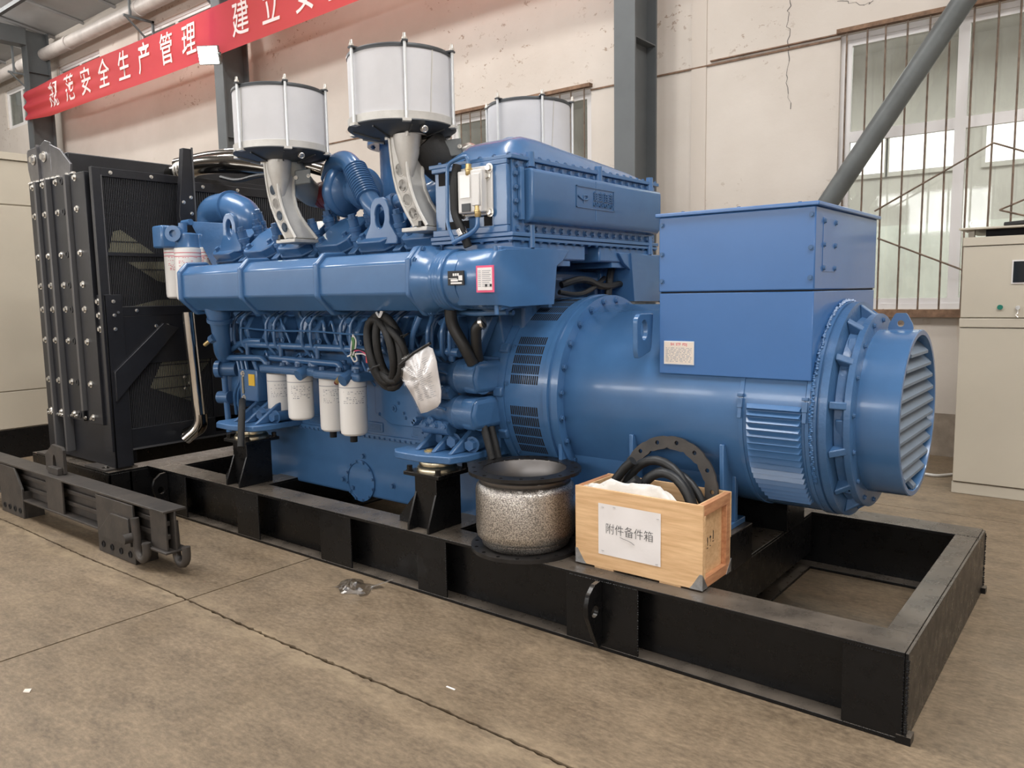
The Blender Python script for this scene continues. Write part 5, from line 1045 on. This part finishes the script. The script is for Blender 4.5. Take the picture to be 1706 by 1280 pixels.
# right part of the flank: down pipes, elbows, black hoses
for px_ in (690, 715, 739, 752): T('injection_pipe', [(px_+6, 525, .24), (px_-3, 550, .20), (px_-3, 590, .20), (px_+4, 598, .24)], .012)
T('oil_pipe', [(700, 528, .16), (688, 555, .15), (685, 582, .15)], .016); T('oil_pipe', [(800, 500, .2), (812, 518, .2), (840, 517, .22), (862, 500, .3)], .022, rad=.08); T('oil_pipe', [(735, 516, .18), (790, 522, .18), (845, 520, .22)], .016)
T('hose', [(750, 512, .12), (752, 540, .13), (775, 580, .16), (788, 606, .2)], .032, 'hose_black', rad=.1); T('hose', [(806, 537, .2), (793, 545, .18), (793, 575, .2), (797, 600, .24)], .028, 'hose_black', rad=.06); MB().lathe([(.034, -.01), (.036, 0), (.034, .01)], at(803, 538, y=.2), (1, .3, .2), 16).build('hose_clamp', 'zinc', en)
for k in range(4): T('cable_tie', [(733+k*5, 505, .1), (739+k*5, 501, .08), (745+k*5, 504, .1)], .007, 'aluminium', rad=.02)
MB().cyl(at(747, 586, y=.22), at(766, 588, y=.22), .025, n=12).build('tee_fitting', 'blue', en); MB().cyl(at(753, 588, y=.22), at(753, 602, y=.22), .018, n=12).build('tee_fitting', 'blue', en)
T('hose', [(806, 712, .25), (815, 745, .22), (820, 765, .22)], .02, 'braid_hose'); T('hose', [(818, 712, .3), (826, 745, .28), (832, 770, .28)], .02, 'braid_hose')
# starter motors
for z_, y_ in ((1.145, .25), (.955, .23)):
    sm = MB().lathe([(.05, -2.52), (.07, -2.51), (.07, -2.36), (.062, -2.34), (.07, -2.30), (.092, -2.26), (.095, -2.23), (.088, -2.22), (.088, -2.10), (.06, -2.10)], (0, y_, z_), X, 36).build('starter_motor', 'blue_cast', en)
    MB().cyl((-2.46, y_-.05, z_-.085), (-2.27, y_-.05, z_-.085), .04, n=20).build('solenoid', 'blue_cast', sm)
    for k in range(3): MB().cyl((-2.50+k*.012, y_-.075, z_-.07+k*.012), (-2.50+k*.012, y_-.12, z_-.07+k*.012), .014, n=8).build('terminal', 'blue_cast', sm); inst('bolt', bb, sm, (-2.42+k*.07, y_-.09, z_-.07), (0, -1, 0))
    MB().prism([(-2.20, y_-.06, z_-.085), (-2.20, y_+.2, z_-.085), (-2.20, y_+.2, z_+.085), (-2.20, y_-.06, z_+.085), (-2.20, y_-.092, z_)], (.11, 0, 0)).build('starter_nose', 'blue', sm, bevel=.03, seg=3)
    MB().tube([(-2.44, y_-.06, z_+.03), (-2.36, y_-.085, z_+.035), (-2.28, y_-.08, z_+.02)], .008, n=8).build('starter_lead', 'blue', sm)
    for (a, b, r0) in ((-2.48, .04, .028), (-2.40, -.05, .022), (-2.33, -.07, .024)): MB().lathe([(r0, 0), (r0*1.1, .02), (r0*.7, .03), (0, .03)], (a, y_-.06, z_+b), (0, -1, 0), 12).build('starter_boss', 'blue_cast', sm)
# engine feet on the isolators
for xc in (-2.36, -4.10):
    for f in (lambda y: y, MIR):
        P_ = [(xc-.22, .05), (xc-.16, .0), (xc+.02, -.01), (xc+.20, .04), (xc+.24, .14), (xc+.24, .42), (xc-.22, .42)]
        ft = MB().prism([(a, f(b), .713) for a, b in P_], (0, 0, .038)).build('engine_foot', 'blue_cast', en, bevel=.006)
        if f(0) != 0: continue
        for dx in (-.10, .02, .14): MB().prism([(xc+dx, .08, .751), (xc+dx, .42, .751), (xc+dx, .42, .93), (xc+dx, .36, .93)], (.03, 0, 0)).build('foot_web', 'blue_cast', ft, bevel=.008)
        MB().lathe([(.03, 0), (.03, .006), (.018, .008), (.018, .012), (0, .012)], (xc+.0, .10, .751), Z, 18).build('foot_bolt', 'brass', ft)
        for a, b, c in ((-.06, .26, .80), (.09, .20, .80), (.20, .22, .79), (-.14, .34, .82)): inst('bolt', bbl, ft, (xc+a, b, c), (.15, -1, 0), sc_=1.7); MB().cyl((xc+a, b, c), (xc+a, b+.1, c), .035, n=14).build('foot_boss', 'blue_cast', ft)
for px_, py_ in ((708, 727), (717, 722)): inst('bolt', bbl, en, at(px_, py_, y=.33), (.1, -1, 0), sc_=1.5)
# ================================================================== LOOSE THINGS ON THE SKID AND FLOOR
# hanging coil of black wiring harness
hc = thing('cable_coil', 'thick looped coil of black wiring harness hanging on the engine flank', 'cable', at(640, 640, y=.10))
def loop(dx, dy, sxx, syy, ph, y_, wob):
    pts = []
    for k in range(28):
        a = 2*math.pi*k/28+ph; px_ = 640+dx+sxx*math.cos(a)*(1+.06*math.sin(2*a+wob))+ (10*math.sin(a)); py_ = 585+dy+syy*math.sin(a)
        pts.append(at(px_, py_, y=y_+.02*math.sin(a*2+wob)))
    return pts
for k, (dx, dy, sxx, syy, ph, y_, wob) in enumerate(((0, 0, 22, 58, 0, .12, 0), (5, -4, 25, 55, .5, .09, 1), (-4, 3, 18, 56, 1, .15, 2), (3, 2, 27, 59, 1.5, .12, 3), (8, -2, 20, 50, 2, .07, 4), (-6, 0, 20, 52, 2.4, .06, 5))):
    MB().tube(loop(dx, dy, sxx, syy, ph, y_, wob), .023, n=10, closed=True).build('cable_loop', 'braid_hose', hc)
MB().tube([at(628, 524, y=.1), at(655, 555, y=.05), at(672, 575, y=.05), at(680, 610, y=.08)], .02, n=10, rad=.1).build('cable_tail', 'braid_hose', hc)
MB().tube([at(640, 520, y=.14), at(632, 515, y=.10), at(624, 508, y=.07)], .008, n=6).build('cable_tie', 'white_can', hc)
MB().tube([at(636, 520, y=.05), at(632, 527, y=.03), at(628, 522, y=.08)], .010, n=6).build('cable_tie', 'white_can', hc)
for q in ((634, 608, 622, 612), (668, 560, 680, 556)): MB().tube([at(q[0], q[1], y=.02), at(q[2], q[3], y=.0), at(q[2]-8, q[3]+6, y=.05)], .005, n=6).build('cable_tie', 'hose_black', hc)
# loose bundle of thin coloured wires with red plug
wb = thing('wire_bundle', 'small bundle of thin coloured wires with red plug beside the black coil', 'wire', at(595, 590, y=.17))
def TW(name, pts, r, m): return MB().tube([at(a, b, y=c) for a, b, c in pts], r, n=6, rad=.03).build(name, m, wb)
TW('white_wire', [(588, 558, .2), (585, 575, .18), (585, 592, .18), (579, 594, .18)], .005, 'white_can'); TW('white_wire', [(588, 558, .2), (594, 567, .18), (592, 582, .18), (588, 592, .18)], .005, 'white_can')
TW('green_wire', [(589, 562, .2), (590, 580, .2), (587, 594, .2)], .016, 'green_tape'); TW('white_wire', [(585, 594, .18), (590, 604, .17), (596, 600, .17), (592, 592, .18)], .005, 'white_can')
TW('pink_wire', [(590, 585, .18), (600, 583, .17), (610, 590, .16), (616, 596, .16)], .0045, 'pink_red'); TW('grey_wire', [(592, 590, .18), (604, 589, .17), (613, 594, .16)], .0045, 'paper'); TW('black_wire', [(586, 585, .18), (596, 581, .17), (608, 586, .16), (615, 594, .16)], .0045, 'hose_black')
c = at(617, 598, y=.15); MB().box(c.x-.025, c.x+.03, .135, .165, c.z-.025, c.z+.022).build('red_plug', 'red_plastic', wb, bevel=.005)
# documents in a clear bag hanging on the flank
dc = thing('document_bag', 'white printed sheets in a clear plastic bag hanging beside the black coil', 'documents', at(705, 690, y=.06))
DP = [(664, 612), (676, 596), (718, 573), (727, 600), (735, 652), (734, 676), (703, 691), (690, 663), (676, 640)]
def bulge(px_, py_): return .06-.03*math.exp(-((px_-702)/22)**2-((py_-630)/45)**2)
ctr = (702, 632); mb = MB(); n = 36; loopP = []
pol = [(a-ctr[0], b-ctr[1]) for a, b in DP]
base_l = star_loop((0, 0, 0), X, Y, pol, n); V = [at(*ctr, y=bulge(*ctr))]; F = []
for j, f_ in enumerate((.35, .7, 1)):
    for q in base_l: V.append(at(ctr[0]+q.x*f_, ctr[1]+q.y*f_, y=bulge(ctr[0]+q.x*f_, ctr[1]+q.y*f_)+.006*math.sin(q.x*.4+j)))
for i in range(n):
    i2 = (i+1) % n; F.append((0, 1+i, 1+i2))
    for j in range(2): F.append((1+j*n+i, 1+j*n+i2, 1+(j+1)*n+i2, 1+(j+1)*n+i)); 
F = [f_[::-1] for f_ in F]
MB().add(V, F).build('paper_sheet', 'paper', dc, solid=.006, sharp=180)
pr = MB(); r_ = random.Random(6)
for k in range(20):
    t = k/19; a = (672+22*t+4, 616+52*t); b = (714+14*t, 592+66*t); L0 = at(a[0], a[1], y=0); q0 = r_.random()*.3
    for j in range(3):
        t0, t1 = q0*.3+j*.33, q0*.3+j*.33+.12+.16*r_.random()
        p, q = [(a[0]+(b[0]-a[0])*tt, a[1]+(b[1]-a[1])*tt) for tt in (t0, min(.97, t1))]
        P_ = [at(p[0], p[1], y=bulge(*p)-.009), at(q[0], q[1], y=bulge(*q)-.009), at(q[0], q[1]+.9, y=bulge(*q)-.009), at(p[0], p[1]+.9, y=bulge(*p)-.009)]; pr.add(P_, [(0, 1, 2, 3)])
pr.build('sheet_print', 'print_grey', dc, kind='stuff')
MB().add([v+Vector((0, -.014, 0)) if i else v+Vector((0, -.018, 0)) for i, v in enumerate(V)], F).build('clear_bag', 'clear_film', dc, sharp=180)
MB().tube([at(666, 608, y=.03), at(690, 588, y=.03), at(717, 572, y=.03)], .008, n=6).build('bag_fold', 'hose_black', dc); MB().add([at(660, 612, y=.03), at(672, 594, y=.03), at(684, 588, y=.04), at(668, 612, y=.04)], [(0, 1, 2, 3)]).build('bag_flap', 'clear_film', dc, solid=.003)
# exhaust bellows standing on the side beam
be = thing('exhaust_bellows', 'silver braided steel expansion bellows with two drilled flanges on the skid', 'pipe part', (-1.77, .16, .33))
holed_ring(MB(), (-1.77, .16, .33), Z, .20, .272, 16, .248, .010, .018, a_off=.1).build('flange', 'flange_black', be, bevel=0)
holed_ring(MB(), (-1.77, .16, .712), Z, .205, .278, 16, .252, .010, .016, a_off=.2).build('flange', 'flange_black', be, bevel=0)
MB().lathe([(.200, .348), (.215, .36), (.222, .385), (.21, .40)], (-1.77, .16, 0), Z, 64, cap=False).build('lower_neck', 'braid', be)
MB().lathe([(.20, .385), (.228, .39), (.240, .405), (.244, .44), (.244, .625), (.240, .648), (.226, .664), (.205, .668)], (-1.77, .16, 0), Z, 72, cap=False).build('braid_sleeve', 'braid', be)
MB().lathe([(.20, .655), (.213, .664), (.224, .676), (.226, .688), (.217, .700), (.208, .705), (.206, .712)], (-1.77, .16, 0), Z, 64, cap=False).build('upper_neck', 'liner', be)
MB().lathe([(.206, .726), (.203, .715), (.188, .69), (.180, .64), (.180, .42), (.19, .34), (.0, .336)], (-1.77, .16, 0), Z, 64, cap=False).build('liner', 'liner', be)
# wooden box of spare parts
bxx0, bxx1, by0, by1, bz0, bz1 = -1.428, -.800, .095, .385, .339, .700
wbx = thing('spares_box', 'open plywood box labelled with handwritten Chinese note standing on the skid', 'box', (-1.11, .24, .33))
MB().box(bxx0, bxx1, by0, by0+.012, bz0, bz1).build('front_panel', 'wood_ply', wbx, bevel=.001); MB().box(bxx0, bxx1, by1-.012, by1, bz0, bz1).build('back_panel', 'wood_ply', wbx, bevel=.001)
MB().box(bxx0+.012, bxx1-.012, by0+.012, by1-.012, bz0, bz0+.012).build('bottom_panel', 'wood_ply', wbx)
for xa, xb, so in ((bxx1-.034, bxx1-.024, 1), (bxx0+.024, bxx0+.034, -1)):
    MB().box(xa, xb, by0+.012, by1-.012, bz0+.012, bz1-.004).build('end_panel', 'wood_ply', wbx)
    x0, x1 = (bxx1-.024, bxx1) if so > 0 else (bxx0, bxx0+.024)
    for a in ((by0+.012, by0+.014, bz0, bz1), ): pass
    MB().box(x0, x1, by0+.012, by1-.012, bz1-.048, bz1-.001).build('batten', 'wood_batten', wbx, bevel=.002); MB().box(x0, x1, by0+.012, by1-.012, bz0, bz0+.045).build('batten', 'wood_batten', wbx, bevel=.002)
    MB().box(x0, x1, by1-.05, by1-.012, bz0+.045, bz1-.048).build('batten', 'wood_batten', wbx, bevel=.002); MB().box(x0, x1, by0+.012, by0+.030, bz0+.045, bz1-.048).build('batten', 'wood_ply', wbx, bevel=.002)
for xx in (bxx0+.10, bxx1-.20): MB().box(xx, xx+.10, by0+.004, by1-.004, .33, bz0).build('runner', 'wood_ply', wbx)
for xx, s_ in ((bxx0, 1), (bxx1, -1)):
    MB().prism([(xx, by0-.002, bz0), (xx+s_*.058, by0-.002, bz0), (xx+s_*.046, by0-.002, bz0+.014), (xx+s_*.012, by0-.002, bz0+.068), (xx, by0-.002, bz0+.068)], (0, .002, 0)).build('corner_bracket', 'galv', wbx)
    if s_ < 0:
        MB().prism([(xx, by0-.002, bz0), (xx, by0-.002, bz0+.068), (xx, by0+.05, bz0)], (.002, 0, 0)).build('corner_bracket', 'galv', wbx); MB().prism([(xx, by1+.001, bz0), (xx, by1+.001, bz0+.06), (xx, by1-.05, bz0)], (.002, 0, 0)).build('corner_bracket', 'galv', wbx)
note = MB().grid(lambda s_, t: (-1.303+.312*s_, by0-.0022-.0012*math.sin(s_*9)*math.sin(t*7), .402+.235*t), 16, 12).build('paper_note', 'paper', wbx, sharp=180)
text_obj('handwriting', '附件备件箱', .052, 'print_black', note, (-1.145, by0-.0045, .523), (1, 0, 0), Z, bold=-.0006, lift=0, sx=.93)
hm = MB(); hm.tube([(-1.19+.02*math.sin(t*.5)+.012*t, by0-.0045, .497-.0045*t-.0008*math.sin(t*2)) for t in range(6)], .0009, n=4); hm.build('pen_stroke', 'print_black', note)
for xx, zz in ((-1.285, .62), (-1.225, .627), (-1.01, .61), (-1.285, .42), (-1.015, .41)): MB().box(xx, xx+.012, by0-.0045, by0-.003, zz, zz+.0015).build('staple', 'galv', note)
st = MB(); ex_ = bxx1-.0235
for k, yy in enumerate((.165, .193, .221, .249)):
    if k == 0:
        for q in range(4): st.box(ex_, ex_+.0008, yy-.005, yy+.005, .488+q*.013, .491+q*.013)
    if k == 1: st.box(ex_, ex_+.0008, yy-.003, yy+.003, .515, .538).box(ex_, ex_+.0008, yy-.0012, yy+.0012, .502, .515).box(ex_, ex_+.0008, yy-.006, yy+.006, .490, .493)
    if k == 2: st.prism([(ex_, yy-.008, .530), (ex_, yy+.008, .530), (ex_, yy+.004, .539), (ex_, yy-.004, .539)], (.0008, 0, 0)).box(ex_, ex_+.0008, yy-.0007, yy+.0007, .512, .530).box(ex_, ex_+.0008, yy-.005, yy+.003, .494, .497)
    if k == 3: st.box(ex_, ex_+.0008, yy-.0025, yy+.0025, .518, .556).box(ex_, ex_+.0008, yy-.007, yy+.007, .507, .510)
st.build('stencil_marks', 'print_black', wbx, kind='stuff')
# in the box: ring flange, black hoses, crumpled plastic wrap
rg = holed_ring(MB(), (-1.09, .352, .675), (0.0, -.97, .14), .185, .245, 14, .218, .010, .014, a_off=.08).build('ring_flange', 'black_steel', base=(-1.09, .335, .45)); tag(rg, 'dark steel ring flange with bolt holes standing upright in the wooden box', 'flange')
def arc(x0, x1, y0, y1, z0, h, n=16): return [(x0+(x1-x0)*(1-math.cos(math.pi*k/n))/2, y0+(y1-y0)*k/n, z0+h*math.sin(math.pi*k/n)) for k in range(n+1)]
def hose2(pts, r, lab): return tag(MB().tube(pts, r, n=14).build('rubber_hose', 'hose_black', base=pts[0]), lab, 'hose', 'black hoses in the wooden box')
hose2(arc(-1.30, -.90, .262, .258, .50, .325), .021, 'black hose making the tallest arch out of the wooden box'); hose2(arc(-1.19, -.885, .213, .213, .52, .265), .021, 'black hose making a small low arch just behind the plastic wrap')
hose2(arc(-1.255, -.865, .303, .303, .5, .275), .018, 'black hose arch lying flat against the upright ring flange')
hose2([(-1.345, .218, .50), (-1.335, .218, .62), (-1.295, .217, .71), (-1.235, .216, .785), (-1.195, .215, .82)], .021, 'black hose with its cut end leaning up over the ring flange'); hose2([(-1.265, .172, .5), (-1.255, .172, .62), (-1.215, .172, .69), (-1.145, .171, .75)], .021, 'short black hose with cut end poking up between the arched hoses')
r_ = random.Random(17)
def bagf(s_, t):
    x = -1.39+.50*s_; y = .109+.045*t; e = min(s_, 1-s_, t*.8+.05, 1-t)*4; e = max(0, min(1, e))
    z = .645+.095*e+.014*math.sin(s_*13+t*4)*math.sin(t*6+s_*3)+.005*math.sin(s_*31+t*17)-.01*s_
    if s_ < .14: z += .05*(1-s_/.14)*(.5+.5*math.sin(t*9+1))
    return (x, y, z)
tag(MB().grid(bagf, 44, 18).build('plastic_wrap', 'plastic_bag', base=(-1.15, .19, .6), solid=.002, sharp=60), 'crumpled translucent plastic wrap stuffed in the top of the wooden box', 'plastic wrap')
# spreader beam lying on the floor
sp = thing('spreader_beam', 'dark rusty steel lifting spreader beam with hooks lying on the concrete floor', 'beam', (-4.9, -.62, 0))
Y0, Y1, ZT, ZB = -.69, -.55, .385, .13
MB().box(-6.6, -3.70, Y0, Y1, ZT-.014, ZT).box(-6.6, -3.70, Y0, Y1, ZB, ZB+.014).box(-6.6, -3.70, -.626, -.614, ZB+.014, ZT-.014).build('beam', 'black_steel', sp, bevel=.003)
for zz in (.20, .28): MB().box(-6.55, -3.75, -.645, -.626, zz, zz+.03).build('web_bar', 'black_steel', sp, bevel=.004)
for x0, x1 in ((-6.16, -5.74), (-4.54, -4.06)):
    MB().prism([(x0, Y0-.004, ZT-.02), (x0, Y0-.004, 0), (x1, Y0-.004, 0), (x1, Y0-.004, .22), (x1-.12, Y0-.004, ZT-.02)] if x0 < -5 else [(x0, Y0-.004, ZT-.02), (x0, Y0-.004, 0), (x1, Y0-.004, 0), (x1, Y0-.004, ZT-.02)], (0, .016, 0)).build('foot_plate', 'black_steel', sp, bevel=.003)
    MB().box(x0+.02, x1, Y1-.02, Y1-.004, 0, ZT-.02).build('foot_plate', 'black_steel', sp, bevel=.003); MB().box(x1-.016, x1, Y0+.012, Y1-.02, 0, .2).build('foot_web', 'black_steel', sp)
    for k in range(4): MB().lathe([(.017, 0), (.021, .002), (.021, .005), (.0145, .005), (.0145, .001), (0, .001)], (x0+.07+k*(x1-x0-.13)/3, Y0-.004, .055), (0, -1, 0), 20).build('bolt_hole', 'core_dark', sp)
MB().prism([(-4.50, Y0-.018, .14), (-4.32, Y0-.018, .28), (-4.10, Y0-.018, .28), (-4.08, Y0-.018, .11), (-4.50, Y0-.018, .11)], (0, .014, 0)).build('doubler_plate', 'black_steel', sp, bevel=.003)
MB().box(-5.32, -5.06, Y0+.004, Y0+.018, ZB, ZT-.014).build('stiffener', 'black_steel', sp, bevel=.003); MB().box(-3.90, -3.72, Y0+.02, Y0+.032, ZB+.014, ZT-.014).build('stiffener', 'black_steel', sp, bevel=.003)
kc = Vector((-5.33, -.615, .46))
MB().holed(star_loop(kc, X, Z, [(-.15, -.075), (.15, -.075), (.15, .115), (-.02, .125), (-.12, .06), (-.15, .05)], 44), round_loop(kc+Vector((0, 0, -.01)), X, Z, .027, 44, .062), (0, .022, 0)).build('keyhole_plate', 'black_steel', sp, bevel=.003)
MB().box(-5.36, -5.20, -.65, -.615, ZT, ZT+.05).build('keyhole_block', 'black_steel', sp, bevel=.004)
for xh, yh in ((-3.96, -.70), (-3.70, -.60)):
    pts = [(xh-.06, yh, .30), (xh-.05, yh, .12)]+[(xh-.05+.055*(1-math.cos(a)), yh, .115-.055*math.sin(a)) for a in [k*math.pi/8 for k in range(9)]]+[(xh+.06, yh, .17)]
    MB().tube(pts, .024, n=14).build('hook', 'black_steel', sp)
MB().cyl((-4.04, Y0, .18), (-4.04, Y0-.08, .18), .03, n=12).build('hook_stub', 'black_steel', sp)
# scrap of clear film on the floor
fcx, fcy = -2.72, -.17; mb = MB(); r_ = random.Random(44)
def film(s_, t):
    rr = random.Random(int(s_*97)*31+int(t*89)); x = fcx-.10+.24*s_; y = fcy-.07+.16*t
    return (x+.02*math.sin(t*7), y+.02*math.sin(s_*9), .004+.045*rr.random()*math.sin(math.pi*s_)*math.sin(math.pi*t))
tag(mb.grid(film, 14, 10).tube([(fcx+.1, fcy+.05, .01), (fcx+.16, fcy+.10, .035), (fcx+.19, fcy+.13, .05)], .004, n=5).build('plastic_film', 'film_scrap', base=(fcx, fcy, 0), sharp=10), 'crumpled scrap of clear plastic film lying on the concrete floor', 'plastic film')
sc1 = at(1488/1706*860, 780+727/1706*860*.0+727*.504, z=.001); tag(MB().box(sc1.x-.02, sc1.x+.025, sc1.y-.004, sc1.y+.004, 0, .002).build('paper_scrap', 'white_can', base=sc1), 'tiny white strip of paper lying on the floor near the broken joint', 'paper')
sc2 = at(45, 1152, z=.001); tag(MB().prism([(sc2.x-.02, sc2.y, .001), (sc2.x, sc2.y-.015, .001), (sc2.x+.025, sc2.y, .001), (sc2.x+.0, sc2.y+.018, .001)], (0, 0, .004)).build('debris_chip', 'plate_cream', base=sc2), 'small pale chip of debris lying on the bare concrete floor', 'debris')
